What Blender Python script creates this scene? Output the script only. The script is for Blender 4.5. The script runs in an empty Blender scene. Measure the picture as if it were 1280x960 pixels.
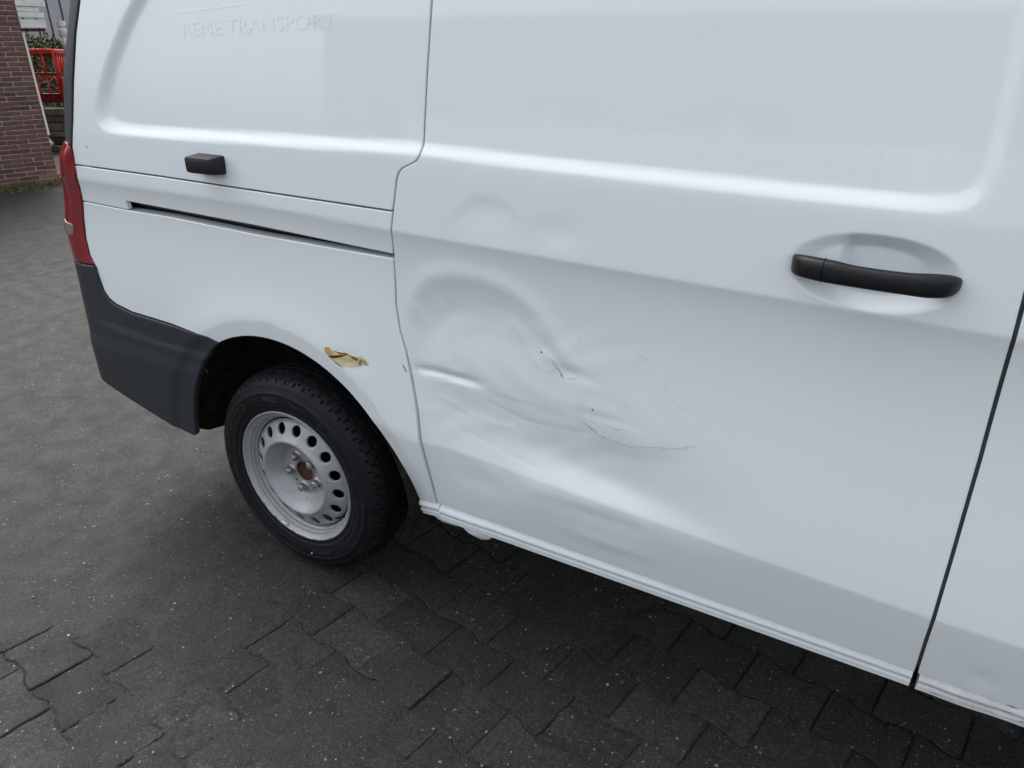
import bpy, bmesh, math, random
import numpy as np
from mathutils import Vector, Matrix
from mathutils.geometry import delaunay_2d_cdt
rng = np.random.default_rng(7); random.seed(7)
C = bpy.context.scene.collection
R = math.radians
SC_ = bpy.context.scene

# ---------------------------------------------------------------- camera, sky, sun, exposure
cam = bpy.data.cameras.new('camera'); co = bpy.data.objects.new('camera', cam); C.objects.link(co)
cam.sensor_fit = 'HORIZONTAL'; cam.sensor_width = 36.0
cam.lens = 36.0 * 937.456 / 1280.0
cam.clip_start = .05; cam.clip_end = 3000
co.location = (1.5522, -1.32845, 1.56318)
co.rotation_euler = (R(90 - 25.32546), 0, R(30.17073))
SC_.camera = co
SC_.render.resolution_x = 1024; SC_.render.resolution_y = 768

SUN_EL, SUN_AZ = 56.0, 296.0            # elevation, compass bearing (0 = +Y, clockwise): ahead to the left, beyond the tail
world = bpy.data.worlds.new('World'); SC_.world = world; world.use_nodes = True
wn = world.node_tree; wn.nodes.clear()
wo = wn.nodes.new('ShaderNodeOutputWorld'); wb = wn.nodes.new('ShaderNodeBackground')
sk = wn.nodes.new('ShaderNodeTexSky'); sk.sky_type = 'NISHITA'; sk.sun_disc = False
sk.sun_elevation = R(SUN_EL); sk.sun_rotation = R(SUN_AZ)
sk.air_density = 1.0; sk.dust_density = 4.0; sk.ozone_density = 1.0; sk.altitude = 0
hs = wn.nodes.new('ShaderNodeHueSaturation'); hs.inputs['Saturation'].default_value = .31   # overcast: grey cloud veil
wn.links.new(sk.outputs[0], hs.inputs['Color']); wn.links.new(hs.outputs[0], wb.inputs['Color'])
wb.inputs['Strength'].default_value = .13
wn.links.new(wb.outputs[0], wo.inputs['Surface'])
sl = bpy.data.lights.new('sun', 'SUN'); so = bpy.data.objects.new('sun', sl); C.objects.link(so)
sl.energy = .65; sl.angle = R(40); sl.color = (1, .97, .93)
_a = R(SUN_AZ)
_d = Vector((math.sin(_a) * math.cos(R(SUN_EL)), math.cos(_a) * math.cos(R(SUN_EL)), math.sin(R(SUN_EL))))
so.rotation_euler = _d.to_track_quat('Z', 'Y').to_euler()
so.location = (0, 0, 30)
SC_.view_settings.view_transform = 'Standard'; SC_.view_settings.look = 'None'
SC_.view_settings.exposure = 1.72; SC_.view_settings.gamma = 1.0

# ---------------------------------------------------------------- helpers
def tag(o, label=None, cat=None, group=None, kind=None):
    if label: o['label'] = label
    if cat: o['category'] = cat
    if group: o['group'] = group
    if kind: o['kind'] = kind
    return o
def empty(name, loc=(0, 0, 0), rz=0, parent=None):
    o = bpy.data.objects.new(name, None); C.objects.link(o); o.location = loc; o.rotation_euler = (0, 0, rz)
    o.empty_display_size = .1; o.parent = parent
    return o
def link(name, me, mat=None, parent=None, loc=(0, 0, 0), rot=(0, 0, 0)):
    o = bpy.data.objects.new(name, me); C.objects.link(o)
    if mat is not None and not me.materials: me.materials.append(mat)
    o.parent = parent; o.location = loc; o.rotation_euler = rot
    return o
def mesh(name, v, f, smooth=False, normals=None):
    me = bpy.data.meshes.new(name)
    v = np.asarray(v, float)
    me.from_pydata(v.tolist(), [], [list(map(int, q)) for q in f])
    me.update()
    if smooth or normals is not None:
        me.polygons.foreach_set('use_smooth', np.ones(len(me.polygons), bool))
    if normals is not None:
        me.normals_split_custom_set_from_vertices(np.asarray(normals, float).tolist())
    return me
class MB:
    def __init__(s): s.v = []; s.f = []; s.n = 0
    def add(s, v, f):
        v = np.asarray(v, float); s.v.append(v); s.f += [[i + s.n for i in q] for q in f]; s.n += len(v); return s
    def box(s, c, d, rot=None, bev=0.0, taper=None):
        bm = bmesh.new(); bmesh.ops.create_cube(bm, size=1.0)
        for q in bm.verts: q.co = Vector((q.co.x * d[0], q.co.y * d[1], q.co.z * d[2]))
        if taper: 
            for q in bm.verts: taper(q)
        if bev: bmesh.ops.bevel(bm, geom=bm.edges[:], offset=bev, segments=2, profile=.6, affect='EDGES')
        M = rot if rot is not None else Matrix.Identity(3)
        bm.verts.index_update()
        v = [M @ q.co + Vector(c) for q in bm.verts]; f = [[q.index for q in p.verts] for p in bm.faces]; bm.free()
        return s.add([tuple(q) for q in v], f)
    def tube(s, pts, r, n=8, closed=False, cap=True):
        pts = [Vector(q) for q in pts]; m = len(pts); V = []; F = []
        up = None
        for i in range(m):
            a = pts[(i - 1) % m] if (closed or i > 0) else pts[i]; b = pts[(i + 1) % m] if (closed or i < m - 1) else pts[i]
            t = (b - a).normalized()
            if up is None: up = t.orthogonal().normalized()
            up = (up - t * up.dot(t)).normalized(); w = t.cross(up)
            ri = r[i] if hasattr(r, '__len__') else r
            for k in range(n):
                an = 2 * math.pi * k / n; V.append(pts[i] + (up * math.cos(an) + w * math.sin(an)) * ri)
        for i in range(m if closed else m - 1):
            for k in range(n):
                j = (i + 1) % m; F.append([i * n + k, i * n + (k + 1) % n, j * n + (k + 1) % n, j * n + k])
        if cap and not closed: F.append(list(range(n))[::-1]); F.append([(m - 1) * n + k for k in range(n)])
        return s.add([tuple(q) for q in V], F)
    def lathe(s, prof, n=32, axis='z', c=(0, 0, 0), close=False):
        V = []; F = []; m = len(prof)
        for k in range(n):
            a = 2 * math.pi * k / n
            for (r_, h) in prof:
                p_ = (r_ * math.cos(a), h, r_ * math.sin(a)) if axis == 'y' else (r_ * math.cos(a), r_ * math.sin(a), h)
                V.append((p_[0] + c[0], p_[1] + c[1], p_[2] + c[2]))
        for k in range(n):
            k2 = (k + 1) % n
            for i in range(m - 1):
                q = [k * m + i, k2 * m + i, k2 * m + i + 1, k * m + i + 1]
                F.append(q if axis == 'z' else q[::-1])
        return s.add(V, F)
    def build(s, name, mat, parent=None, smooth=False, angle=None, **k):
        me = mesh(name, np.concatenate(s.v), s.f, smooth)
        if angle is not None:
            me.polygons.foreach_set('use_smooth', np.ones(len(me.polygons), bool)); me.set_sharp_from_angle(angle=R(angle))
        return link(name, me, mat, parent, **k)

# ---------------------------------------------------------------- materials
class NT:
    def __init__(s, name):
        s.m = bpy.data.materials.new(name); s.m.use_nodes = True; s.t = s.m.node_tree
        s.b = s.t.nodes['Principled BSDF']; s.o = s.t.nodes['Material Output']
    def n(s, typ, **k):
        q = s.t.nodes.new(typ)
        for a, b in k.items():
            if a.startswith('i_'): q.inputs[a[2:].replace('_', ' ')].default_value = b
            else: setattr(q, a, b)
        return q
    def l(s, a, b): s.t.links.new(a, b)
    def coord(s, kind='Object'):
        return s.n('ShaderNodeTexCoord').outputs[kind]
    def pos(s): return s.n('ShaderNodeNewGeometry').outputs['Position']
    def noise(s, vec, scale, detail=4, rough=.55):
        q = s.n('ShaderNodeTexNoise'); q.inputs['Scale'].default_value = scale; q.inputs['Detail'].default_value = detail; q.inputs['Roughness'].default_value = rough
        s.l(vec, q.inputs['Vector']); return q.outputs['Fac']
    def ramp(s, fac, stops):
        q = s.n('ShaderNodeValToRGB'); e = q.color_ramp.elements
        while len(e) < len(stops): e.new(.5)
        for el, (p_, c) in zip(e, stops):
            el.position = p_; el.color = (c, c, c, 1) if not hasattr(c, '__len__') else (*c, 1)
        s.l(fac, q.inputs['Fac']); return q.outputs['Color']
    def mix(s, fac, a, b, typ='MIX'):
        q = s.n('ShaderNodeMix', data_type='RGBA', blend_type=typ)
        for v, i in ((fac, 0), (a, 6), (b, 7)):
            if hasattr(v, 'is_linked'): s.l(v, q.inputs[i])
            elif i == 0: q.inputs[0].default_value = v
            else: q.inputs[i].default_value = (*v, 1) if hasattr(v, '__len__') else (v, v, v, 1)
        return q.outputs[2]
    def math(s, op, a, b=None):
        q = s.n('ShaderNodeMath', operation=op)
        for v, i in ((a, 0), (b, 1)):
            if v is None: continue
            if hasattr(v, 'is_linked'): s.l(v, q.inputs[i])
            else: q.inputs[i].default_value = v
        return q.outputs[0]
    def bump(s, h, strength=.3, dist=.002):
        q = s.n('ShaderNodeBump'); q.inputs['Strength'].default_value = strength; q.inputs['Distance'].default_value = dist
        s.l(h, q.inputs['Height']); s.l(q.outputs[0], s.b.inputs['Normal']); return q
    def set(s, **k):
        for a, v in k.items():
            i = s.b.inputs[a.replace('_', ' ')]
            if hasattr(v, 'is_linked'): s.l(v, i)
            else: i.default_value = (*v, 1) if (hasattr(v, '__len__') and len(v) == 3 and i.type == 'RGBA') else v
        return s
def simple(name, col, rough=.5, var=.15, scale=30, spec=.5, metal=0., bump=0., coat=0.):
    t = NT(name); p_ = t.pos(); nz = t.noise(p_, scale, 5)
    lo = tuple(c * (1 - var) for c in col); hi = tuple(min(1, c * (1 + var)) for c in col)
    t.set(Base_Color=t.ramp(nz, [(.3, lo), (.7, hi)]), Roughness=rough, Metallic=metal, Specular_IOR_Level=spec, Coat_Weight=coat, Coat_Roughness=.05)
    if bump: t.bump(t.noise(p_, scale * 4, 4), bump, .002)
    return t.m

def mat_paint(name='white_car_paint', col=(.765, .812, .812)):
    t = NT(name); p_ = t.pos()
    big = t.noise(p_, 2.2, 4); fine = t.noise(p_, 160, 3)
    c = t.mix(t.ramp(big, [(.35, 0.), (.75, .10)]), col, (.69, .72, .715))
    # splash dirt low on the panels
    sep = t.n('ShaderNodeSeparateXYZ'); t.l(p_, sep.inputs[0])
    low = t.ramp(sep.outputs['Z'], [(.0, .0), (.30, .16), (.45, .05), (.6, 0.)])
    dn = t.ramp(t.noise(p_, 45, 6, .7), [(.42, 0.), (.68, 1.)])
    c = t.mix(t.math('MULTIPLY', low, dn), c, (.36, .34, .31))
    # sparse specks of road film
    vo = t.n('ShaderNodeTexVoronoi', i_Scale=95.); t.l(p_, vo.inputs['Vector'])
    sx = t.n('ShaderNodeSeparateColor'); t.l(vo.outputs['Color'], sx.inputs[0])
    sp = t.math('MULTIPLY', t.math('GREATER_THAN', sx.outputs[0], .985), t.math('LESS_THAN', vo.outputs['Distance'], .12))
    c = t.mix(t.math('MULTIPLY', sp, .35), c, (.30, .29, .27))
    t.set(Base_Color=c, Roughness=.45, Specular_IOR_Level=.25, Coat_Weight=1.0, Coat_Roughness=t.ramp(big, [(.3, .02), (.8, .06)]), Coat_IOR=1.5)
    # faint orange peel
    bp = t.n('ShaderNodeBump'); bp.inputs['Strength'].default_value = .006; bp.inputs['Distance'].default_value = .001
    t.l(t.noise(p_, 230, 2), bp.inputs['Height']); t.l(bp.outputs[0], t.b.inputs['Coat Normal'])
    return t.m
def mat_ground(name, gain=1.0, per_obj=False):
    t = NT(name); p_ = t.pos()
    big = t.noise(p_, 1.6, 5, .6); mid = t.noise(p_, 9, 6, .65); fine = t.noise(p_, 130, 5, .75); tiny = t.noise(p_, 340, 3, .7)
    c = t.ramp(big, [(.30, (.033 * gain, .0332 * gain, .0315 * gain)), (.72, (.058 * gain, .058 * gain, .053 * gain))])
    c = t.mix(t.ramp(mid, [(.36, .10), (.74, .45)]), c, (.074 * gain, .072 * gain, .063 * gain))
    c = t.mix(1.0, c, t.ramp(fine, [(.30, .20), (.50, .90), (.70, 2.3)]), 'MULTIPLY')
    c = t.mix(1.0, c, t.ramp(tiny, [(.34, .35), (.66, 1.8)]), 'MULTIPLY')
    c = t.mix(1.0, c, t.ramp(t.noise(p_, 58, 5, .85), [(.34, .45), (.50, .95), (.66, 1.75)]), 'MULTIPLY')
    damp = t.ramp(t.noise(p_, 3.4, 5, .65), [(.36, .78), (.60, 1.)])
    c = t.mix(1.0, c, damp, 'MULTIPLY')
    if per_obj:
        oi = t.n('ShaderNodeObjectInfo')
        c = t.mix(1.0, c, t.ramp(oi.outputs['Random'], [(.0, .60), (.40, .85), (.80, 1.25), (1., 2.1)]), 'MULTIPLY')
    h = t.math('ADD', t.math('MULTIPLY', fine, .8), t.math('MULTIPLY', tiny, .3))
    wob = t.n('ShaderNodeVectorMath', operation='MULTIPLY_ADD'); nv = t.n('ShaderNodeTexNoise'); nv.inputs['Scale'].default_value = 150.; t.l(p_, nv.inputs['Vector'])
    t.l(nv.outputs['Color'], wob.inputs[0]); wob.inputs[1].default_value = (.006, .006, .006); t.l(p_, wob.inputs[2])
    dens = t.ramp(t.noise(p_, 6, 4, .6), [(.34, .25), (.62, 1.)])
    for sc, th, rad, amt, cols in ((300, .66, .40, .75, ((.03, .03, .028), (.095, .093, .088))), (170, .84, .38, .85, ((.045, .045, .04), (.13, .127, .12))), (95, .95, .32, .9, ((.09, .085, .075), (.27, .26, .24))), (58, .982, .27, .9, ((.13, .11, .085), (.33, .31, .28)))):
        vo = t.n('ShaderNodeTexVoronoi', i_Scale=float(sc)); t.l(wob.outputs[0], vo.inputs['Vector'])
        sx = t.n('ShaderNodeSeparateColor'); t.l(vo.outputs['Color'], sx.inputs[0])
        edge = t.ramp(t.math('DIVIDE', vo.outputs['Distance'], rad), [(.72, 1.), (1., 0.)])
        m_ = t.math('MULTIPLY', t.math('GREATER_THAN', sx.outputs[0], th), edge)
        c = t.mix(t.math('MULTIPLY', t.math('MULTIPLY', m_, amt), dens), c, t.mix(sx.outputs[1], cols[0], cols[1]))
        h = t.math('ADD', h, t.math('MULTIPLY', m_, .25))
    ms = t.ramp(t.noise(p_, 7.5, 6, .7), [(.66, 0.), (.78, .4)])
    c = t.mix(ms, c, (.045, .048, .022))
    t.set(Base_Color=c, Roughness=t.ramp(mid, [(.3, .60), (.7, .85)]), Specular_IOR_Level=.35)
    t.bump(h, 1.0, .004)
    return t.m
M_PAINT = mat_paint()
M_GHOST = mat_paint('paint_under_old_lettering', (.785, .832, .832))
M_PLASTIC = simple('grey_black_bumper_plastic', (.026, .029, .034), .52, .10, 60, .35, bump=.06)
M_TRIM = simple('dark_grey_trim', (.045, .050, .057), .40, .08, 40, .5)
M_BLACK = simple('black_plastic', (.008, .008, .009), .42, .2, 80, .35, bump=.08)
M_GAP = simple('dark_cavity', (.010, .010, .010), .9, .2, 20, .1)
M_SEAL = simple('grey_door_seal', (.055, .06, .058), .7, .2, 40, .2)
M_GLASS = simple('dark_window_glass', (.01, .012, .013), .04, .1, 5, .5)
M_GROUND = mat_ground('speckled_grit', .27)
M_PAVER = mat_ground('concrete_paver', .245, True)
M_CHROME = simple('dull_aluminium', (.55, .55, .53), .35, .2, 120, .5, metal=.8)

# ---------------------------------------------------------------- the van: its skin as inward offsets over (s = run along the side, z)
def sstep(a,b,x):
    t=np.clip((np.asarray(x,float)-a)/(b-a),0,1); return t*t*(3-2*t)
RC=.12
SCZ=[0,.6,.85,1.0,1.12,1.25,1.43,1.63,1.9]; SCX=[-.83,-.83,-.815,-.82,-.785,-.712,-.66,-.585,-.49]
def SC(z): return np.interp(z,SCZ,SCX)
# canonical profiles (inward offset as the height runs), smoothed
_z=np.arange(.2,2.0,.001)
def _smooth(v,sig):
    k=np.arange(-30,31)*.001; w=np.exp(-.5*(k/sig)**2); w/=w.sum()
    return np.convolve(np.pad(v,30,'edge'),w,'valid')
def _door():
    d=np.clip(1.15-_z,0,None)
    s=.021*(1-np.exp(-d/.065))
    s=s-.021*sstep(.12,.60,d)*1.05
    s=np.where(_z<.60,s+ (.60-_z)*.215 +0*_z,s)
    s=np.where(_z>1.15,(_z-1.15)*.035,s)
    s=np.where(_z>1.30,.15*.035+(_z-1.30)*.085,s)
    s=s+np.clip(_z-1.75,0,None)**2*3.0
    return _smooth(s,.0030)
def _quarter():
    d=np.clip(1.15-_z,0,None)
    s=.016*(1-np.exp(-d/.05))*1.0
    s=s-.014*sstep(.05,.42,d)
    s=s+np.clip(.62-_z,0,None)*.16+np.clip(.5-_z,0,None)*.1
    s=np.where(_z>1.15,(_z-1.15)*.035,s)
    s=np.where(_z>1.30,.15*.035+(_z-1.30)*.085,s)
    s=s+np.clip(_z-1.75,0,None)**2*3.0
    return _smooth(s,.0030)
_SD=_door(); _SQ=_quarter()
def zc(s): return np.interp(s,[-.73,.03,.46,1.68],[1.159,1.159,1.147,1.128])
def zf(s): return np.interp(s,[.5,1.7],[.605,.565])
def zl(s): return np.interp(s,[-.6,.52,.96,1.32,1.54,1.9],[1.287,1.311,1.302,1.298,1.297,1.297])
def canon(s,z):
    c,f,l=zc(s),zf(s),zl(s)
    return np.where(z<f,z*.60/f,np.where(z<c,.60+(z-f)*(.55/(c-f)),np.where(z<l,1.15+(z-c)*(.15/(l-c)),1.30+(z-l)*(.70/(2.0-l)))))
def base(s,z):
    q=canon(s,z); w=sstep(.34,.56,s)
    return np.interp(q,_z,_SD)*w+np.interp(q,_z,_SQ)*(1-w)
def bumpS(s,z):
    return np.interp(z,[.2,.25,.29,.34,.60,.64,.9],[.06,.03,.012,.0,-.004,.0,.0])
def plan(s,z):
    sc=SC(z); a=np.clip((sc-s)/RC,0,np.pi/2); ext=np.clip(sc-s-RC*np.pi/2,0,None)
    x=np.where(s>sc,s,sc-RC*np.sin(a)); y=np.where(s>sc,0,RC*(1-np.cos(a))+ext)
    return x,y,-np.sin(a),-np.cos(a)

def lramp(t, k=.07):
    sp = lambda v: k * np.logaddexp(0, v / k)
    return sp(t) - sp(t - 1)
def recess(s, z):
    q = z - 1.32
    sl_ = -.606 + .45 * q + 1.12 * np.sign(q) * q * q + .012
    a = (sl_ - s) * .58; b = zl(s) + .012 - z; c = (s - (1.604 - .05 * (z - 1.35))) * 1.15; e = z - 1.74
    k = .028
    m_ = np.maximum(np.maximum(a, b), np.maximum(c, e))
    d = m_ + k * np.log(np.exp((a - m_) / k) + np.exp((b - m_) / k) + np.exp((c - m_) / k) + np.exp((e - m_) / k))
    return .0115 * (1 - .45 * sstep(1.45, 1.60, s)) * lramp((.002 - d) / .021, .09)
def ell(s, z, a, b, c, d, n=2.0):
    return (np.abs((s - a) / c) ** n + np.abs((z - b) / d) ** n) ** (1 / n)
def pocket(s, z):
    r_ = ell(s, z, 1.463, 1.199, .131, .063, 2.15)
    dp = .025 * lramp((1.0 - r_) / .36, .05)
    left = sstep(1.424, 1.410, s) * sstep(1.180, 1.192, z)
    plate = .0085 * lramp((1.0 - r_) / .26, .06)
    return dp * (1 - left) + plate * left
def flare(s, z):
    r_ = np.hypot(s, z - .33); an = np.arctan2(z - .33, s)
    w = sstep(2.75, 2.2, an) * sstep(-.1, .45, an)
    q = r_ - .505
    out = -.007 * np.exp(-(np.clip(q, 0, None) / .07) ** 2) * np.where(q >= 0, 1, 0) - np.where(q < 0, .007 + q * .02 + .0, 0)
    lip = np.where(q < 0, .14 * np.clip(-q, 0, .06), 0)
    return (out + lip) * w
def gs(v, c, w): return np.exp(-((v - c) / w) ** 2)
def seg_dist(s, z, pts):
    best = np.full(np.broadcast(s, z).shape, 9.); sg = np.zeros_like(best)
    for (a, b), (c, d) in zip(pts[:-1], pts[1:]):
        L2 = (c - a) ** 2 + (d - b) ** 2; t = np.clip(((s - a) * (c - a) + (z - b) * (d - b)) / L2, 0, 1)
        dx, dz = s - (a + t * (c - a)), z - (b + t * (d - b)); q = np.hypot(dx, dz)
        u = q < best; best = np.where(u, q, best); sg = np.where(u, np.sign((c - a) * dz - (d - b) * dx), sg)
    return best * np.where(sg == 0, 1, sg)
ARC = [(.452, .86), (.470, .925), (.505, .985), (.555, 1.03), (.62, 1.05), (.70, 1.05), (.77, 1.035), (.82, 1.0), (.86, .95), (.895, .905), (.95, .87), (1.03, .85)]
def dents(s, z):
    D = np.zeros_like(s)
    dd = seg_dist(s, z, ARC)                       # > 0 outside (above) the arc
    # bowl under the arc: steep lip, then a floor that comes gently out again downwards
    inside = lramp(-dd / .075, .16)
    win = sstep(.43, .50, s) * sstep(1.10, .84, s) * np.clip((z - .70) / .26, 0, 1) ** .9
    D = D + .0125 * inside * win * (1 - .35 * sstep(.60, .80, s))
    D = D - .0042 * np.exp(-((dd - .018) / .026) ** 2) * sstep(.46, .54, s) * sstep(1.04, .84, s)
    D = D + .0040 * gs(s, .535, .045) * gs(z, .90, .07)
    # long trough above the lower fold
    zt = np.interp(s, [.45, .75, 1.0, 1.3, 1.5], [.71, .684, .652, .618, .60])
    q = z - zt
    tr = np.where(q < 0, np.exp(-(q / np.interp(s, [.50, .70, .86, 1.0], [.20, .15, .070, .054])) ** 2), np.exp(-(q / .100) ** 2))
    D = D + (.0200 + .0065 * gs(s, .90, .22)) * tr * sstep(.44, .62, s) * sstep(1.42, .98, s)
    # kinks: the metal breaks along the scratches
    k1 = seg_dist(s, z, [(.93, .79), (.978, .763), (1.008, .75), (1.065, .747), (1.117, .762), (1.206, .79), (1.26, .80)])
    D = D + .0028 * lramp(-k1 / .035, .10) * sstep(.93, .97, s) * sstep(1.26, 1.12, s) * np.exp(-(np.clip(-k1, 0, 1) / .07) ** 2)
    k2 = seg_dist(s, z, [(.83, .925), (.868, .91), (.888, .884), (.899, .870), (.95, .868), (1.02, .86)])
    D = D + .0032 * lramp(k2 / .016, .12) * np.exp(-(np.clip(k2, 0, 1) / .035) ** 2) * sstep(.83, .87, s) * sstep(1.02, .94, s)
    k3 = seg_dist(s, z, [(.66, 1.015), (.74, .998), (.80, .975), (.84, .945)])
    D = D + .0006 * np.exp(-(k3 / .010) ** 2) * sstep(.66, .70, s) * sstep(.85, .81, s)
    k4 = seg_dist(s, z, [(.62, .80), (.78, .79), (.93, .785)])
    D = D + .0010 * lramp(-k4 / .012, .15) * np.exp(-(np.clip(-k4, 0, 1) / .03) ** 2) * sstep(.62, .70, s) * sstep(.95, .86, s)
    # sharp horizontal groove by the rear edge
    q = z - np.interp(s, [.48, .70], [.803, .800])
    D = D + .0078 * np.where(q > 0, np.exp(-(q / .0135) ** 2), np.exp(-(q / .009) ** 2)) * sstep(.475, .54, s) * sstep(.71, .63, s)
    # shallow dent above the waist crease
    zq = 1.226 - 9. * np.clip(np.abs(s - .72) - .01, 0, .1) ** 2 * .8
    D = D + .0026 * np.where(z > zq, np.exp(-((z - zq) / .019) ** 2), np.exp(-((z - zq) / .05) ** 2)) * gs(s, .72, .075)
    D = D + .0022 * gs(s, .88, .05) * gs(z, 1.195, .03)
    # ripples low on the door
    D = D + .0022 * gs(s, .66, .07) * gs(z, .53, .03) - .0026 * gs(s, 1.02, .10) * np.exp(-((z - (.47 + .25 * (s - 1.0) ** 2)) / .022) ** 2)
    D = D + .0030 * gs(s, 1.0, .12) * gs(z, .545, .022)
    for ln, a_, w_ in (([(.50, .965), (.545, .90), (.575, .83)], -.0016, .018), ([(.765, .985), (.80, .93), (.835, .885)], -.0013, .012), ([(.60, .985), (.585, .90), (.61, .83)], .0012, .016), ([(.70, .76), (.80, .735), (.90, .74), (.97, .75)], .0012, .010), ([(.56, .74), (.66, .71), (.76, .705)], -.0012, .012), ([(.62, .665), (.74, .64), (.84, .62)], .0010, .010)):
        kd = seg_dist(s, z, ln); x0_, x1_ = min(q_[0] for q_ in ln), max(q_[0] for q_ in ln); z0_, z1_ = min(q_[1] for q_ in ln), max(q_[1] for q_ in ln)
        end_ = np.exp(-(np.clip(np.maximum(np.maximum(x0_ - s, s - x1_), np.maximum(z0_ - z, z - z1_)), 0, 1) / .02) ** 2)
        D = D + a_ * np.exp(-np.sqrt((kd / w_) ** 2 + .04) * 1.6) * end_
    # small dings round the scratches
    D = D + .0028 * gs(s, .915, .045) * np.where(z > .89, np.exp(-((z - .89) / .012) ** 2), np.exp(-((z - .89) / .03) ** 2))
    D = D + .0016 * gs(s, 1.00, .06) * gs(z, .80, .010)
    D = D + .0008 * np.sin(s * 31 + 3 * np.sin(z * 23)) * np.sin(z * 27 + 2 * np.sin(s * 17)) * sstep(.5, .6, s) * sstep(1.25, .95, s) * sstep(.5, .6, z) * sstep(1.1, .95, z)
    return D
def f_door(s, z): return base(s, z) + recess(s, z) + pocket(s, z) + dents(s, z)
def f_side(s, z): return base(s, z) + recess(s, z)
def f_quarter(s, z): return base(s, z) + flare(s, z) + .004 * gs(s, .29, .05) * gs(z, .79, .02)
def f_bumper(s, z):
    crease = np.interp(s, [-1.2, -.75, -.2], [.69, .69, .67])
    r_ = np.hypot(s, z - .33)
    return bumpS(s, z) - .005 - .005 * sstep(crease + .012, crease - .012, z) * sstep(-.85, -.70, s) + .007 * sstep(.515, .475, r_)
def P(s, z, o):
    x, y, nx, ny = plan(s, z); return np.stack([x - nx * o, y - ny * o, z + 0 * x], -1)
def skin(fn, s, z, off=0.):
    s = np.asarray(s, float); z = np.asarray(z, float); e = 6e-4
    p0 = P(s, z, fn(s, z) + off)
    ds = P(s + e, z, fn(s + e, z) + off) - P(s - e, z, fn(s - e, z) + off)
    dz = P(s, z + e, fn(s, z + e) + off) - P(s, z - e, fn(s, z - e) + off)
    n = np.cross(ds, dz); n /= np.linalg.norm(n, axis=1)[:, None]
    return p0, n
def inside_poly(P2, poly):
    x, y = P2[:, 0], P2[:, 1]; r_ = np.zeros(len(x), bool)
    for (x0, y0), (x1, y1) in zip(poly, np.roll(poly, -1, 0)):
        c = (y0 > y) != (y1 > y)
        if y0 != y1: r_ ^= c & (x < (x1 - x0) * (y - y0) / (y1 - y0) + x0)
    return r_
def resample(pts, h):
    out = []
    pts = np.asarray(pts, float)
    for a, b in zip(pts, np.roll(pts, -1, 0)):
        n = max(1, int(round(np.hypot(*(b - a)) / h)))
        for k in range(n): out.append(a + (b - a) * k / n)
    return np.array(out)
def outnormal(poly):
    t = np.roll(poly, -1, 0) - np.roll(poly, 1, 0); t /= np.linalg.norm(t, axis=1)[:, None] + 1e-12
    area = .5 * np.sum(poly[:, 0] * np.roll(poly[:, 1], -1) - np.roll(poly[:, 0], -1) * poly[:, 1])
    n = np.stack([t[:, 1], -t[:, 0]], 1)
    return n if area > 0 else -n
def fillet(pts, rads, n=6):
    """round chosen corners of a polygon: rads = {index: radius}"""
    out = []; pts = [np.array(q, float) for q in pts]; m = len(pts)
    for i, q in enumerate(pts):
        r_ = rads.get(i, 0) if isinstance(rads, dict) else rads
        if not r_: out.append(q); continue
        a, b = pts[i - 1] - q, pts[(i + 1) % m] - q; la, lb = np.hypot(*a), np.hypot(*b)
        d = min(r_, la * .45, lb * .45); A, B = q + a / la * d, q + b / lb * d
        for k in range(n + 1):
            t = k / n; out.append((1 - t) ** 2 * A + 2 * t * (1 - t) * q + t * t * B)
    return np.array(out)
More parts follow.
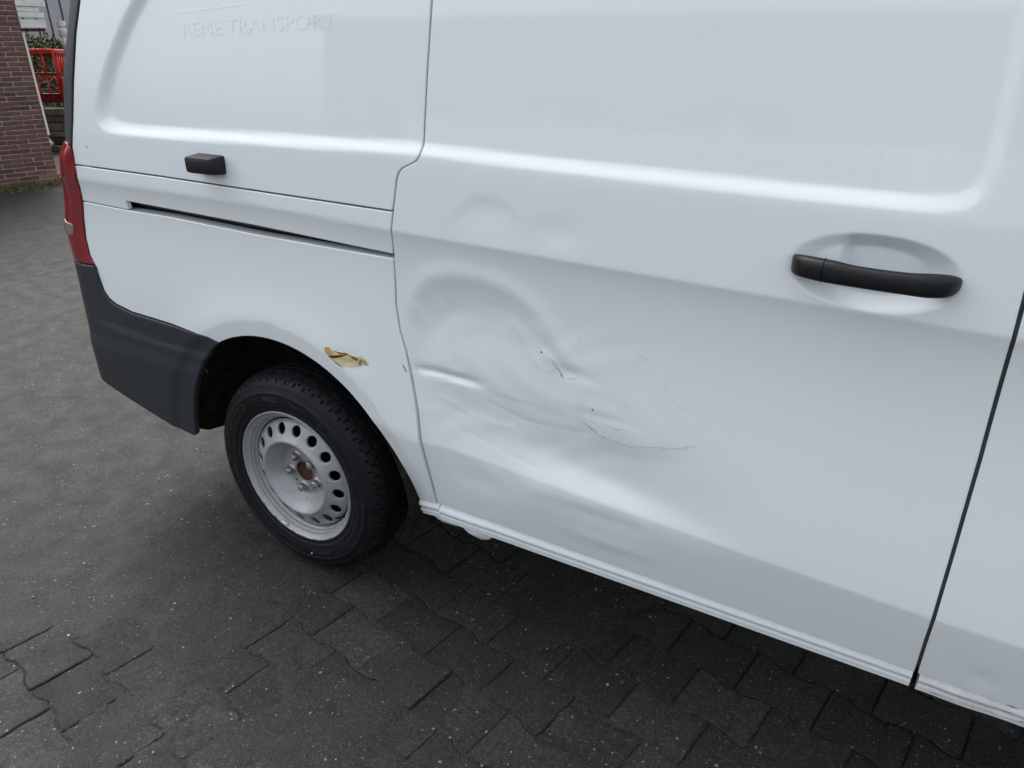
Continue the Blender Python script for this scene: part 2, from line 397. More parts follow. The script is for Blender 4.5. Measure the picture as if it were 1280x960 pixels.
def panel(name, outline, fn, mat, parent, h=.012, flange=.018, off=0., rnd=.0025, tri_h=None, jig=0):
    ol = resample(outline, h); on = outnormal(ol); nb = len(ol)
    ins = ol - on * rnd * 1.0
    lo, hi = ol.min(0), ol.max(0)
    gx, gz = np.meshgrid(np.arange(lo[0] + h / 2, hi[0], h), np.arange(lo[1] + h / 2, hi[1], h))
    G = np.stack([gx.ravel(), gz.ravel()], 1)
    G = G[inside_poly(G, ol)]
    keep = np.ones(len(G), bool)                    # drop grid points too close to the rim
    for i in range(0, len(G), 4000):
        dd = np.hypot(G[i:i + 4000, None, 0] - ol[None, :, 0], G[i:i + 4000, None, 1] - ol[None, :, 1]).min(1)
        keep[i:i + 4000] = dd > rnd + .45 * h
    G = G[keep]
    if jig:
        ex = []
        xs_ = np.arange(lo[0] + h / 2, hi[0], h)
        for fz in (zc, zf):
            for dq in (-.0055, -.002, .002, .0055): ex.append(np.stack([xs_, fz(xs_) + dq], 1))
            G = G[np.abs(G[:, 1] - fz(G[:, 0])) > .0085]
        ex = np.concatenate(ex); ex = ex[inside_poly(ex, ol)]
        dd = np.array([np.hypot(*(ol - q).T).min() for q in ex]); ex = ex[dd > rnd + .45 * h]
        G = np.concatenate([G, ex])
    if name == 'sliding_door':
        G = G[ell(G[:, 0], G[:, 1], 1.463, 1.199, .131, .063, 2.15) > 1.10]
        an = np.linspace(0, 2 * math.pi, 121)[:-1]
        for r_ in (1.08, 1.04, 1.01, .98, .95, .91, .86, .80, .74, .69, .65, .62, .58, .5, .4, .3, .2, .1):
            a_ = an[::1 if r_ > .55 else 3]; c_, s_ = np.cos(a_), np.sin(a_); q = (np.abs(c_) ** 2.15 + np.abs(s_) ** 2.15) ** (-1 / 2.15) * r_
            G = np.concatenate([G, np.stack([1.463 + .131 * q * c_, 1.199 + .063 * q * s_], 1)])
    pts = np.concatenate([ol, ins, G])
    ed = [(i, (i + 1) % nb) for i in range(nb)] + [(nb + i, nb + (i + 1) % nb) for i in range(nb)]
    v, _, f, ov, _, _ = delaunay_2d_cdt([Vector(q) for q in pts], ed, [], 0, 1e-7)
    v = np.array([tuple(q) for q in v]); f = np.array(f)
    src = np.array([o_[0] if len(o_) else -1 for o_ in ov])
    cen = v[f].mean(1); f = f[inside_poly(cen, ol)]
    a = np.cross(v[f[:, 1]] - v[f[:, 0]], v[f[:, 2]] - v[f[:, 0]]); f[a < 0] = f[a < 0][:, ::-1]
    p0, n = skin(fn, v[:, 0], v[:, 1], off)
    # rim: pushed in and turned outwards
    isb = (src >= 0) & (src < nb)
    bi = np.where(isb)[0]; e = 1e-4
    q1, _ = skin(fn, v[bi, 0] + on[src[bi], 0] * e, v[bi, 1] + on[src[bi], 1] * e, off)
    od = q1 - p0[bi]; od /= np.linalg.norm(od, axis=1)[:, None]
    ni = n[bi].copy()
    p0[bi] -= ni * rnd * .8
    n[bi] = ni * .62 + od * .78; n /= np.linalg.norm(n, axis=1)[:, None]
    order = {int(src[b]): k for k, b in enumerate(bi)}
    V = [p0]; N = [n]; F = [list(q) for q in f]; nv = len(p0)
    if flange:
        V += [p0[bi], p0[bi] - ni * flange]; N += [od, od]; m_ = len(bi)
        ar = .5 * np.sum(ol[:, 0] * np.roll(ol[:, 1], -1) - np.roll(ol[:, 0], -1) * ol[:, 1])
        for i in range(nb):
            j = (i + 1) % nb
            if i in order and j in order:
                a_, b_ = order[i], order[j]; q = [nv + a_, nv + m_ + a_, nv + m_ + b_, nv + b_]
                F.append(q if ar > 0 else q[::-1])
    me = mesh(name, np.concatenate(V), F, True, np.concatenate(N))
    return link(name, me, mat, parent)

van = empty('cargo_van')
tag(van, 'white panel van with a dented sliding door, steel wheels and scraped rear quarter', 'van')

G2 = .002                                                    # half the shut line between panels
DR = [(.570, 1.88), (.569, 1.615), (.558, 1.483), (.549, 1.335), (.546, 1.318), (.537, 1.306), (.520, 1.298), (.500, 1.289), (.489, 1.279), (.482, 1.262), (.467, 1.190), (.455, 1.12), (.450, 1.06), (.447, .964),
      (.455, .90), (.471, .845), (.486, .765), (.499, .689), (.509, .56), (.515, .47), (.518, .398)]
_dr = np.array(DR)[::-1]
def dr(z): return np.interp(z, _dr[:, 1], _dr[:, 0])
DF = [(1.690, .398), (1.688, .50), (1.687, .70), (1.685, .905), (1.680, 1.09), (1.677, 1.19), (1.668, 1.40), (1.650, 1.88)]
# sliding door
out = [(a + G2, b) for a, b in DR] + DF
door = panel('sliding_door', fillet(out[::-1], {}), f_door, M_PAINT, van, h=.0075, jig=1)
# front door
out = [(a + .0068, b) for a, b in DF] + [(2.10, 1.88), (2.78, 1.42), (2.84, 1.2), (2.86, .8), (2.80, .41)]
def f_fd(s, z): return base(s, z) + .002 * gs(s, 1.8, .02) * gs(z, .45, .02)
fdoor = panel('front_door', out[::-1], f_fd, M_PAINT, van, h=.014, jig=1)
def f_win(s, z): return base(s, z) - .002
panel('side_window', fillet([(1.80, 1.34), (2.70, 1.30), (2.66, 1.42), (2.15, 1.80), (1.79, 1.80)], .06), f_win, M_GLASS, fdoor, h=.05)
# upper side panel
ZS = [(-.73, 1.1985), (-.33, 1.1985), (.466, 1.1915)]
STR = [(-.492, 1.88), (-.573, 1.631), (-.612, 1.554), (-.658, 1.431), (-.692, 1.323), (-.720, 1.249), (-.722, 1.215), (-.723, ZS[0][1] + G2)]
up = STR + [(a, b + G2) for a, b in ZS[1:]]
up[-1] = (dr(1.1935) - G2, 1.1935)
up += [(a - G2, b) for a, b in DR[::-1] if b > 1.2]
panel('upper_side_panel', up, f_side, M_PAINT, van, h=.009)
# rail cover with the slot step
rc = [(-.7235, 1.1965), (-.725, 1.17), (-.738, 1.12), (-.747, 1.089), (-.528, 1.0845), (-.5265, 1.111), (0., 1.1025), (dr(1.09) - G2, 1.0885), (dr(1.14) - G2, 1.14), (dr(1.19) - G2, 1.1895), (-.33, 1.1965)]
panel('rail_cover', fillet(rc, {4: .004, 5: .004}), f_quarter, M_PAINT, van, h=.009, flange=.012)
# quarter panel with the wheel arch
AC = (0., .33)
def arch(r_, a0, a1, n=40, cz=.33): return [(r_ * math.cos(a0 + (a1 - a0) * k / n), cz + r_ * math.sin(a0 + (a1 - a0) * k / n)) for k in range(n + 1)]
RA = .4565
BT = [(-.748, .885), (-.742, .84), (-.732, .805), (-.712, .783), (-.683, .770), (-.607, .757), (-.471, .754), (-.400, .752), (-.326, .748), (-.255, .7425)]
aq = arch(RA, R(118.3), R(8), 44)
qp = [(-.747, 1.085), (-.764, 1.037), (-.776, .97), (-.772, .915), (-.755, .887)] + BT[2:] + aq + [(.455, .388), (.505, .392)]
qp += [(dr(z) - G2, z) for z in (.40, .45, .50, .56, .62, .689, .765, .845, .90, .964, 1.02, 1.0765)] + [(0., 1.0765), (-.35, 1.0835), (-.52, 1.082)]
quarter = panel('rear_quarter_panel', qp, f_quarter, M_PAINT, van, h=.009, flange=.034)
# rear bumper, wrapping round the corner and right across the back
def arc_pts(lst): return lst
_ab = np.array([(-.2185, .7300), (-.252, .7035), (-.283, .672), (-.310, .636), (-.334, .596), (-.358, .550), (-.378, .503), (-.393, .455), (-.402, .41), (-.4055, .385), (-.4095, .373)])
_t = np.linspace(0, len(_ab) - 1, 40); ab = [(float(np.interp(k, np.arange(len(_ab)), _ab[:, 0])), float(np.interp(k, np.arange(len(_ab)), _ab[:, 1]))) for k in _t]
bo = [(-.416, .3665), (-.428, .3640), (-.46, .367), (-.579, .392), (-.70, .420), (-.733, .428), (-.79, .440), (-.85, .455), (-.95, .47), (-1.05, .47), (-2.5, .47)]
bp = [(a, b - .003) for a, b in BT[::-1]] + [(-.752, .885), (-.80, .883), (-.9, .883), (-1.05, .90), (-2.5, .90)] + bo[::-1] + ab[::-1]
bumper = panel('rear_bumper', bp, f_bumper, M_PLASTIC, van, h=.014, flange=.014, rnd=.006)
# its step: ribbed light strip on the back edge
m = MB()
for k in range(7): m.box((-.957 - .0 * k, .085 + .028 * k, .845), (.020, .020, .012), bev=.004)
m.box((-.950, .17, .835), (.014, .22, .030), bev=.004)
for k in range(5): m.box((-.956, .075, .795 + .013 * k), (.022, .024, .009), bev=.003)
m.build('step_plate', M_CHROME, bumper)
MB().lathe([(0, 0), (.006, 0), (.007, .003)], 10, 'y', (-.70, -.006, .565)).build('parking_sensor', M_BLACK, bumper)
# tail light
t = NT('red_lens'); p_ = t.pos(); wv = t.n('ShaderNodeTexWave', i_Scale=55., i_Distortion=.4); wv.bands_direction = 'Z'; t.l(p_, wv.inputs['Vector'])
t.set(Base_Color=t.mix(t.ramp(t.noise(p_, 16, 2), [(.35, 0.), (.65, 1.)]), (.16, .004, .009), (.27, .006, .012)), Roughness=.16, Coat_Weight=1., Coat_Roughness=.02, Subsurface_Weight=.0)
t.bump(wv.outputs['Fac'], .10, .002); M_RED = t.m
M_CLEAR = simple('clear_lens', (.22, .15, .15), .12, .25, 60, .5, coat=1.)
def f_lamp(s, z): return base(s, z) - .004 - .010 * sstep(SC(z) + .05, SC(z) - .04, s) * gs(z, .98, .14) - .012 * gs(z, 1.22, .045) * sstep(SC(z) + .02, SC(z) - .04, s)
lp = [(-.7215, 1.252), (-.7240, 1.19), (-.742, 1.112), (-.767, 1.037), (-.779, .97), (-.775, .91), (-.756, .8885), (-.80, .886), (-.90, .886), (-.96, .888), (-.945, 1.0), (-.90, 1.12), (-.85, 1.22), (-.835, 1.258), (-.78, 1.262), (-.735, 1.261)]
lamp = panel('tail_light', lp, f_lamp, M_RED, van, h=.009, flange=.03)
def f_rev(s, z): return f_lamp(s, z) - .0035
panel('reversing_light', fillet([(-.812, 1.010), (-.820, .975), (-.900, .970), (-.905, 1.02)], .01), f_rev, M_CLEAR, lamp, h=.01, flange=.008)
# tailgate: grey side trim, then the white door with its window
tg = [(a - .005, b) for a, b in STR[:6]] + [(-.728, 1.262), (-.85, 1.266), (-.92, 1.266), (-.80, 1.60), (-.69, 1.88)]
def f_trim(s, z): return base(s, z) - .002 - .008 * gs(z, 1.46, .15) * sstep(SC(z) + .005, SC(z) - .05, s)
panel('tailgate_trim', tg, f_trim, M_TRIM, van, h=.014, flange=.02)
def f_tg(s, z): return base(s, z) + .004
gate = panel('tailgate', [(-.965, .905), (-.948, 1.0), (-.905, 1.12), (-.925, 1.27), (-.805, 1.60), (-.70, 1.88), (-2.35, 1.88), (-2.5, 1.2), (-2.55, .905)], f_tg, M_PAINT, van, h=.06, flange=.02)
panel('rear_window', fillet([(-1.0, 1.30), (-.90, 1.72), (-2.2, 1.72), (-2.4, 1.30)], .05), lambda s, z: f_tg(s, z) - .004, M_GLASS, gate, h=.08, flange=.01)
# dark shell behind the shut lines, rail in the slot
def f_shell(s, z): return base(s, z) + .030 + .012
panel('inner_shell', [(-.80, .78), (-.62, .80), (-.5, .80)] + arch(.475, R(115), R(4), 24) + [(.50, .36), (2.7, .36), (2.75, 1.2), (2.2, 1.84), (-.5, 1.84), (-.62, 1.5), (-.72, 1.2)], f_shell, M_GAP, van, h=.04, flange=0)
panel('door_seal', [(1.684, .41), (1.682, .7), (1.680, .905), (1.675, 1.09), (1.664, 1.40), (1.645, 1.86), (1.664, 1.86), (1.682, 1.40), (1.692, 1.09), (1.699, .905), (1.700, .7), (1.703, .41)][::-1], lambda s, z: base(s, z) + .0065, M_SEAL, van, h=.02, flange=0)
m = MB()
xs = np.linspace(-.52, .44, 24)
m.tube([P(np.array([a]), np.array([np.interp(a, [-.52, .44], [1.098, 1.082])]), base(np.array([a]), np.array([1.09])) + .036)[0] for a in xs], .005, 6)
m.build('door_rail', M_SEAL, van, True)

# sill below the doors
pr = [(.088, .414), (.076, .409), (.0665, .4015), (.0575, .3925), (.0500, .3840), (.0462, .3775), (.0455, .3730), (.0470, .3690), (.0515, .3660), (.0560, .3650), (.0680, .3645), (.0690, .3615), (.0540, .3605), (.0510, .3585), (.0505, .3560), (.0520, .3500), (.0600, .3475), (.0680, .3465), (.0690, .3450), (.0600, .3435), (.0570, .3405), (.0590, .3370), (.070, .335), (.12, .332)]
def sill(name, x0, x1, zb, parent, n, dz=lambda x: 0., dy=lambda x: 0., mat=None):
    V = []; F = []; m_ = len(pr)
    for i in range(n + 1):
        x = x0 + (x1 - x0) * i / n
        for (y, z) in pr: V.append((x, y + dy(x), z + zb(x) + dz(x)))
    for i in range(n):
        for k in range(m_ - 1): F.append([i * m_ + k, i * m_ + k + 1, (i + 1) * m_ + k + 1, (i + 1) * m_ + k])
    F.append(list(range(m_))); F.append([n * m_ + k for k in range(m_)][::-1])
    me = mesh(name, V, F, True); me.set_sharp_from_angle(angle=R(40))
    return link(name, me, mat or M_PAINT, parent)
M_SCUFF = None
t = NT('scuffed_sill_paint'); p_ = t.pos(); mp = t.n('ShaderNodeMapping'); mp.inputs['Scale'].default_value = (6, 60, 90); t.l(p_, mp.inputs['Vector'])
sc_ = t.ramp(t.noise(mp.outputs[0], 2.4, 6, .75), [(.60, 0.), (.66, 1.)]); gr = t.ramp(t.noise(p_, 26, 5), [(.4, 0.), (.7, .5)])
c = t.mix(gr, (.72, .73, .73), (.45, .45, .43)); c = t.mix(t.math('MULTIPLY', sc_, .8), c, (.08, .08, .08))
t.set(Base_Color=c, Roughness=.4, Coat_Weight=.7, Coat_Roughness=.12); M_SCUFF = t.m
M_SCUFF_D = simple('scraped_dark_metal', (.10, .10, .098), .7, .5, 200, .3)
zb = lambda x: np.interp(x, [.4, 1.1, 1.7, 2.8], [-.004, .001, .003, .012])
sill('sill', .522, 1.690, zb, van, 60, dz=lambda x: .0012 * math.sin(x * 19) * math.exp(-((x - .6) / .15) ** 2))
sill('front_sill', 1.702, 2.80, zb, van, 40, mat=M_SCUFF, dz=lambda x: .002 * math.sin(x * 31) * math.exp(-((x - 1.8) / .08) ** 2), dy=lambda x: -.002)
sill('sill_end', .424, .5212, zb, van, 14, dz=lambda x: -.006 + .012 * (x - .392) / .13, dy=lambda x: .016 * max(0, (.46 - x) / .07))
# scrapes on the front sill
rr_s = random.Random(8)
for k in range(26):
    x0 = rr_s.uniform(1.71, 2.1) if k > 3 else 1.712 + .004 * k; ln = rr_s.uniform(.004, .026) if k > 3 else .003; zz_ = rr_s.choice((.392, .386, .372, .357, .353)) + rr_s.uniform(-.003, .003)
    yq = lambda z: float(np.interp(z, [q[1] for q in pr[:14]][::-1], [q[0] for q in pr[:14]][::-1]))
    w_ = rr_s.uniform(.0004, .0014); V = []
    for (dx, dz_) in ((0, 0), (ln * .5, -w_), (ln, 0), (ln * .5, w_)):
        z1 = zz_ + dz_; xx = x0 + dx; V.append((xx, yq(z1) - .0028, z1 + float(zb(xx)) + .002 * math.sin(xx * 31) * math.exp(-((xx - 1.8) / .08) ** 2)))
    link('scrape', mesh('scrape', V, [[0, 1, 2, 3]]), M_SCUFF_D, van)
# bent flange hanging under the sill
V = []; F = []
xs = [.44, .46, .475, .49, .51, .535, .555, .575, .60, .63, .655, .672]
lo_ = [.332, .328, .322, .322, .317, .309, .303, .300, .299, .303, .312, .326]
for k, (x, z) in enumerate(zip(xs, lo_)):
    V += [(x, .072, .332), (x + .004, .074 + .010 * math.sin(k * 1.3), (z + .332) / 2), (x + .010, .083 + .013 * math.sin(k * 1.1 + .6), z), (x + .010, .0855 + .013 * math.sin(k * 1.1 + .6), z), (x, .0755, .332)]
for k in range(len(xs) - 1):
    for j in range(5): F.append([k * 5 + j, k * 5 + (j + 1) % 5, (k + 1) * 5 + (j + 1) % 5, (k + 1) * 5 + j])
link('bent_sill_flange', mesh('bent_sill_flange', V, F, True), M_SCUFF, van)

# sliding door handle: a bar held by two ends over the pocket
def handle():
    st = [(1.336, 1.2010, .002, .010, .004), (1.340, 1.2015, -.013, .0160, .010), (1.352, 1.2025, -.026, .0188, .013), (1.385, 1.2025, -.035, .0195, .015), (1.412, 1.2020, -.038, .0192, .015),
          (1.426, 1.2008, -.039, .0182, .013), (1.442, 1.2003, -.040, .0176, .012), (1.480, 1.2000, -.041, .0175, .012), (1.518, 1.2000, -.040, .0177, .012), (1.534, 1.2002, -.038, .0186, .013),
          (1.550, 1.2005, -.035, .0196, .014), (1.572, 1.2005, -.027, .0192, .014), (1.587, 1.2005, -.016, .0158, .011), (1.595, 1.2005, .000, .008, .005)]
    V = []; F = []; n = 16
    for (x, z, y, hz, hy) in st:
        for k in range(n):
            a = 2 * math.pi * k / n; ca, sa = math.cos(a), math.sin(a)
            V.append((x, y + .006 + hy * np.sign(sa) * abs(sa) ** .7, z + hz * np.sign(ca) * abs(ca) ** .7))
    for i in range(len(st) - 1):
        for k in range(n): F.append([i * n + k, i * n + (k + 1) % n, (i + 1) * n + (k + 1) % n, (i + 1) * n + k])
    F.append(list(range(n))[::-1]); F.append([(len(st) - 1) * n + k for k in range(n)])
    me = mesh('door_handle', V, F, True)
    o = link('door_handle', me, M_BLACK, door)
    s_ = o.modifiers.new('smooth', 'SUBSURF'); s_.levels = s_.render_levels = 2
    for c_, d_ in (((1.408, -.014, 1.1895), (.026, .034, .012)), ((1.572, -.006, 1.1990), (.030, .030, .022)), ((1.368, -.008, 1.1990), (.030, .030, .022))):
        MB().box(c_, d_, bev=.005).build('handle_foot', M_BLACK, door)
    # the split line of the lock cover
    V = []; F = []; n = 24
    for x in (1.3925, 1.3940):
        for k in range(n):
            a = 2 * math.pi * k / n; ca, sa = math.cos(a), math.sin(a)
            V.append((x, -.0296 + .0158 * np.sign(sa) * abs(sa) ** .75, 1.2025 + .0198 * np.sign(ca) * abs(ca) ** .75))
    for k in range(n): F.append([k, (k + 1) % n, n + (k + 1) % n, n + k])
    link('handle_joint', mesh('handle_joint', V, F, True), M_GAP, door)
handle()
# black rubber stop on the upper panel
def tp(q):
    if q.co.y < 0: q.co.x = q.co.x * .93 - .004; q.co.z *= .82
m = MB()
Rz = Matrix.Rotation(R(0), 3, 'Z')
m.box((-.114, -.018, 1.2500), (.100, .052, .050), taper=tp, bev=.0095)
hs_ = m.build('hinge_stop', M_BLACK, van, angle=35)

# ghost of removed lettering
def text_mesh(txt, size=1.0, offset=0.0):
    cu = bpy.data.curves.new('lettering', 'FONT'); cu.body = txt; cu.size = size; cu.offset = offset; cu.resolution_u = 3
    o = bpy.data.objects.new('lettering', cu); C.objects.link(o)
    dg = bpy.context.evaluated_depsgraph_get(); me = bpy.data.meshes.new_from_object(o.evaluated_get(dg))
    bm = bmesh.new(); bm.from_mesh(me); bmesh.ops.triangulate(bm, faces=bm.faces[:]); 
    v = np.array([tuple(q.co) for q in bm.verts]); bm.verts.index_update(); f = [[q.index for q in p_.verts] for p_ in bm.faces]; bm.free()
    bpy.data.objects.remove(o); bpy.data.curves.remove(cu)
    return v, f
v, f = text_mesh('REME TRANSPORT')
w = v[:, 0].max(); hh = v[:, 1].max()
s_ = -.191 + v[:, 0] / w * .505; z_ = 1.546 + (s_ + .191) / .505 * .020 + v[:, 1] / hh * .031
p0, n0 = skin(f_side, s_, z_, -.0005)
link('faded_lettering', mesh('faded_lettering', p0, f, True, n0), M_GHOST, van)
ol = [(-.245, 1.588), (-.19, 1.598), (.03, 1.613), (.03, 1.618), (-.19, 1.605)]
panel('faded_lettering', ol[::-1], f_side, M_GHOST, van, h=.01, flange=0, off=-.0003, rnd=.0002)

# peeled filler on the quarter panel
M_FILL = simple('cream_filler', (.68, .59, .34), .8, .2, 220, .2, bump=.5)
M_TAN = simple('tan_primer', (.52, .33, .13), .8, .3, 180, .2, bump=.4)
M_RUST = simple('rust', (.13, .035, .012), .9, .5, 150, .1, bump=.6)
def blob(name, pts, mat, off, par, h=.004): return panel(name, pts, f_quarter, mat, par, h=h, flange=.0015, off=off, rnd=.0006)
pe = empty('peeled_paint_patch', parent=van)
blob('bare_filler', [(.212, .803), (.226, .814), (.238, .808), (.256, .805), (.285, .808), (.306, .801), (.322, .803), (.334, .809), (.350, .800), (.360, .785), (.338, .786), (.318, .779), (.290, .775), (.268, .766), (.246, .774), (.229, .786)], M_FILL, -.0010, pe)
blob('tan_primer_edge', [(.212, .803), (.219, .812), (.228, .813), (.238, .800), (.236, .789), (.226, .789), (.216, .797)], M_TAN, -.0022, pe)
blob('rust_streak', [(.214, .797), (.236, .791), (.264, .797), (.286, .801), (.262, .790), (.238, .783), (.228, .7845)], M_RUST, -.0020, pe)
blob('rust_edge', [(.232, .783), (.249, .7715), (.268, .7645), (.262, .7690), (.246, .7760)], M_RUST, -.0018, pe)
blob('filler_crack', [(.244, .806), (.262, .8035), (.284, .8055), (.305, .7995), (.284, .8020), (.262, .8005)], M_RUST, -.0022, pe)
blob('filler_crack', [(.262, .7665), (.272, .776), (.276, .792), (.2735, .792), (.269, .777)], M_TAN, -.0021, pe)
blob('filler_crack', [(.3265, .7825), (.3295, .7835), (.331, .799), (.328, .797)], M_GAP, -.0021, pe)
# curled flakes
def flake(pts, lift, mat):
    pts = np.array(pts); c0 = pts.mean(0); V = []; F = []
    for q in pts:
        d = np.hypot(*(q - c0)); b_, n_ = skin(f_quarter, [q[0]], [q[1]], -.0012); V.append(tuple(b_[0] + n_[0] * lift * max(0, (q[1] - pts[:, 1].min())) / (np.ptp(pts[:, 1]) + 1e-9)))
    b_, n_ = skin(f_quarter, [c0[0]], [c0[1]], -.0018); V.append(tuple(b_[0] + n_[0] * lift * .3))
    k = len(pts); F = [[i, (i + 1) % k, k] for i in range(k)]
    return link('paint_flake', mesh('paint_flake', V, F), mat, pe)
flake([(.268, .766), (.330, .781), (.328, .795), (.272, .795), (.250, .782)], .006, M_FILL)
flake([(.300, .798), (.318, .789), (.325, .800), (.311, .806)], .007, simple('olive_primer', (.22, .19, .08), .8, .4, 200, .2))
flake([(.330, .787), (.352, .786), (.345, .803), (.334, .800)], .005, simple('old_primer', (.48, .44, .30), .8, .3, 200, .2))
blob('chipped_edge', [(.4605, .812), (.468, .806), (.4735, .795), (.473, .791), (.466, .797), (.462, .804)], M_TAN, -.0008, quarter, .003)
blob('paint_chip', [(-.649, 1.260), (-.645, 1.256), (-.644, 1.250), (-.646, 1.2515), (-.648, 1.256)][::-1], M_GAP, -.0006, van, .003)

# scratches on the door: short broken flecks along each track
M_SCR = simple('scratched_to_primer', (.30, .33, .33), .8, .5, 300, .2)
def scratch(pts, wid, dens, jit, seed):
    rr = random.Random(seed); pts = np.array(pts, float); V = []; F = []
    L = np.concatenate([[0], np.cumsum(np.hypot(*np.diff(pts, axis=0).T))]); t_ = 0
    while t_ < L[-1]:
        ln = rr.uniform(.004, .012)
        if rr.random() < dens:
            a = np.array([np.interp(t_, L, pts[:, 0]), np.interp(t_, L, pts[:, 1])]); b = np.array([np.interp(t_ + ln, L, pts[:, 0]), np.interp(t_ + ln, L, pts[:, 1])])
            d = b - a; d /= np.hypot(*d) + 1e-9; nn = np.array([-d[1], d[0]]) * rr.gauss(0, jit); w_ = wid * rr.uniform(.4, 1.3); pn = np.array([-d[1], d[0]]) * w_
            for q in (a + nn - pn * .3, (a + b) / 2 + nn - pn, b + nn, (a + b) / 2 + nn + pn): V.append(q)
            F.append([len(V) - 4, len(V) - 3, len(V) - 2, len(V) - 1])
        t_ += ln * rr.uniform(.45, .8)
    V = np.array(V); p0, n0 = skin(f_door, V[:, 0], V[:, 1], -.0004)
    return link('scratch', mesh('scratch', p0, F, True, n0), M_SCR, door)
scratch([(.871, .905), (.880, .895), (.888, .884), (.895, .876), (.899, .870)], .0011, .95, .0018, 1)
scratch([(.871, .907), (.884, .890), (.898, .872)], .0011, .8, .0030, 11)
scratch([(.899, .870), (.916, .874), (.941, .878)], .0007, .75, .0006, 2)
scratch([(.855, .912), (.871, .907)], .0005, .6, .0006, 3)
scratch([(.948, .777), (.963, .771), (.978, .763), (.993, .756), (1.008, .750)], .0008, .85, .0016, 4)
scratch([(1.008, .750), (1.065, .747), (1.117, .762), (1.16, .772), (1.185, .783), (1.206, .790)], .00055, .95, .0005, 5)
scratch([(1.130, .760), (1.165, .770), (1.20, .787)], .0004, .5, .0012, 12)
scratch([(1.02, .782), (1.035, .782), (1.055, .786)], .0007, .7, .0012, 6)
scratch([(.93, .968), (.945, .966)], .0006, .7, .0015, 7); scratch([(1.06, .958), (1.075, .957), (1.09, .955)], .0005, .6, .001, 8)
scratch([(1.12, .90), (1.14, .90)], .0004, .6, .001, 9); scratch([(1.16, .87), (1.19, .865)], .0004, .5, .002, 10)
scratch([(.49, .803), (.50, .805)], .0006, .7, .003, 13); scratch([(.50, .835), (.503, .832)], .0006, .8, .001, 14)
for (a, b) in ((.843, .920), (.974, .814)):
    panel('paint_chip', [(a + .0022 * math.cos(k), b + .0022 * math.sin(k)) for k in np.linspace(0, 5.6, 9)], f_door, M_GAP, door, h=.002, flange=0, off=-.0005, rnd=.0003)

def scuff(pts, wid, mat):
    pts = np.array(pts, float); n_ = 16; V = []; L = np.linspace(0, 1, n_ + 1); F = []
    for k, t_ in enumerate(L):
        q = np.array([np.interp(t_, np.linspace(0, 1, len(pts)), pts[:, 0]), np.interp(t_, np.linspace(0, 1, len(pts)), pts[:, 1])]); h_ = wid * math.sin(math.pi * (t_ * .96 + .02)) ** .6 * (1 + .5 * math.sin(k * 2.3))
        V += [q - [0, h_], q + [0, h_]]
    V = np.array(V); F = [[2 * k, 2 * k + 2, 2 * k + 3, 2 * k + 1] for k in range(n_)]
    p0, n0 = skin(f_door, V[:, 0], V[:, 1], -.00035); return link('scuff', mesh('scuff', p0, F, True, n0), mat, door)
M_SCUFFW = simple('chalky_scuff', (.84, .85, .84), .55, .04, 200, .3)
M_SCUFFG = simple('greyed_scuff', (.60, .61, .59), .6, .12, 260, .2)
for a in (([(.50, .7985), (.58, .7990), (.68, .7975)], .0016, M_SCUFFW), ([(.49, .815), (.53, .813)], .0012, M_SCUFFG), ([(.955, .823), (1.0, .822), (1.05, .826)], .0008, M_SCUFFW), ([(.52, .790), (.60, .7925)], .0008, M_SCUFFG),
          ([(.70, .800), (.80, .796), (.92, .800)], .0006, M_SCUFFW), ([(.93, .785), (.99, .782)], .0006, M_SCUFFG), ([(.86, .872), (.885, .893)], .0012, M_SCUFFG), ([(.955, .772), (.985, .7615)], .0013, M_SCUFFG), ([(1.0, .905), (1.09, .90)], .0005, M_SCUFFW)): scuff(*a)

# wheel arch liner: moss-stained felt tub
t = NT('mossy_wheel_arch_felt'); p_ = t.pos(); nz = t.noise(p_, 14, 6, .7)
c = t.ramp(nz, [(.36, (.009, .009, .008)), (.54, (.019, .018, .014)), (.70, (.036, .040, .014))])
t.set(Base_Color=c, Roughness=.95, Specular_IOR_Level=.1); t.bump(t.noise(p_, 130, 4), .6, .004); M_FELT = t.m
V = []; F = []; na = 60; ring = []
for k in range(na + 1):
    for (r_, y, hi_) in ((.4515, .010, 172), (.455, .03, 175), (.462, .09, 180), (.460, .20, 182), (.455, .29, 182), (.20, .31, 182)):
        a = R(-6) + R(hi_ + 6) * k / na
        rr = r_ + .006 * math.sin(a * 9 + y * 40) * (y > .05) * (r_ > .3); V.append((rr * math.cos(a), y, .33 + rr * math.sin(a)))
for k in range(na):
    for j in range(5): F.append([k * 6 + j, (k + 1) * 6 + j, (k + 1) * 6 + j + 1, k * 6 + j + 1])
me = mesh('wheel_arch_liner', V, F, True); link('wheel_arch_liner', me, M_FELT, van)
m = MB(); m.lathe([(0, .002), (.009, .002), (.009, -.002), (0, -.004)], 10, 'y', (-.345, .035, .60)); m.build('liner_clip', M_SEAL, van, True)

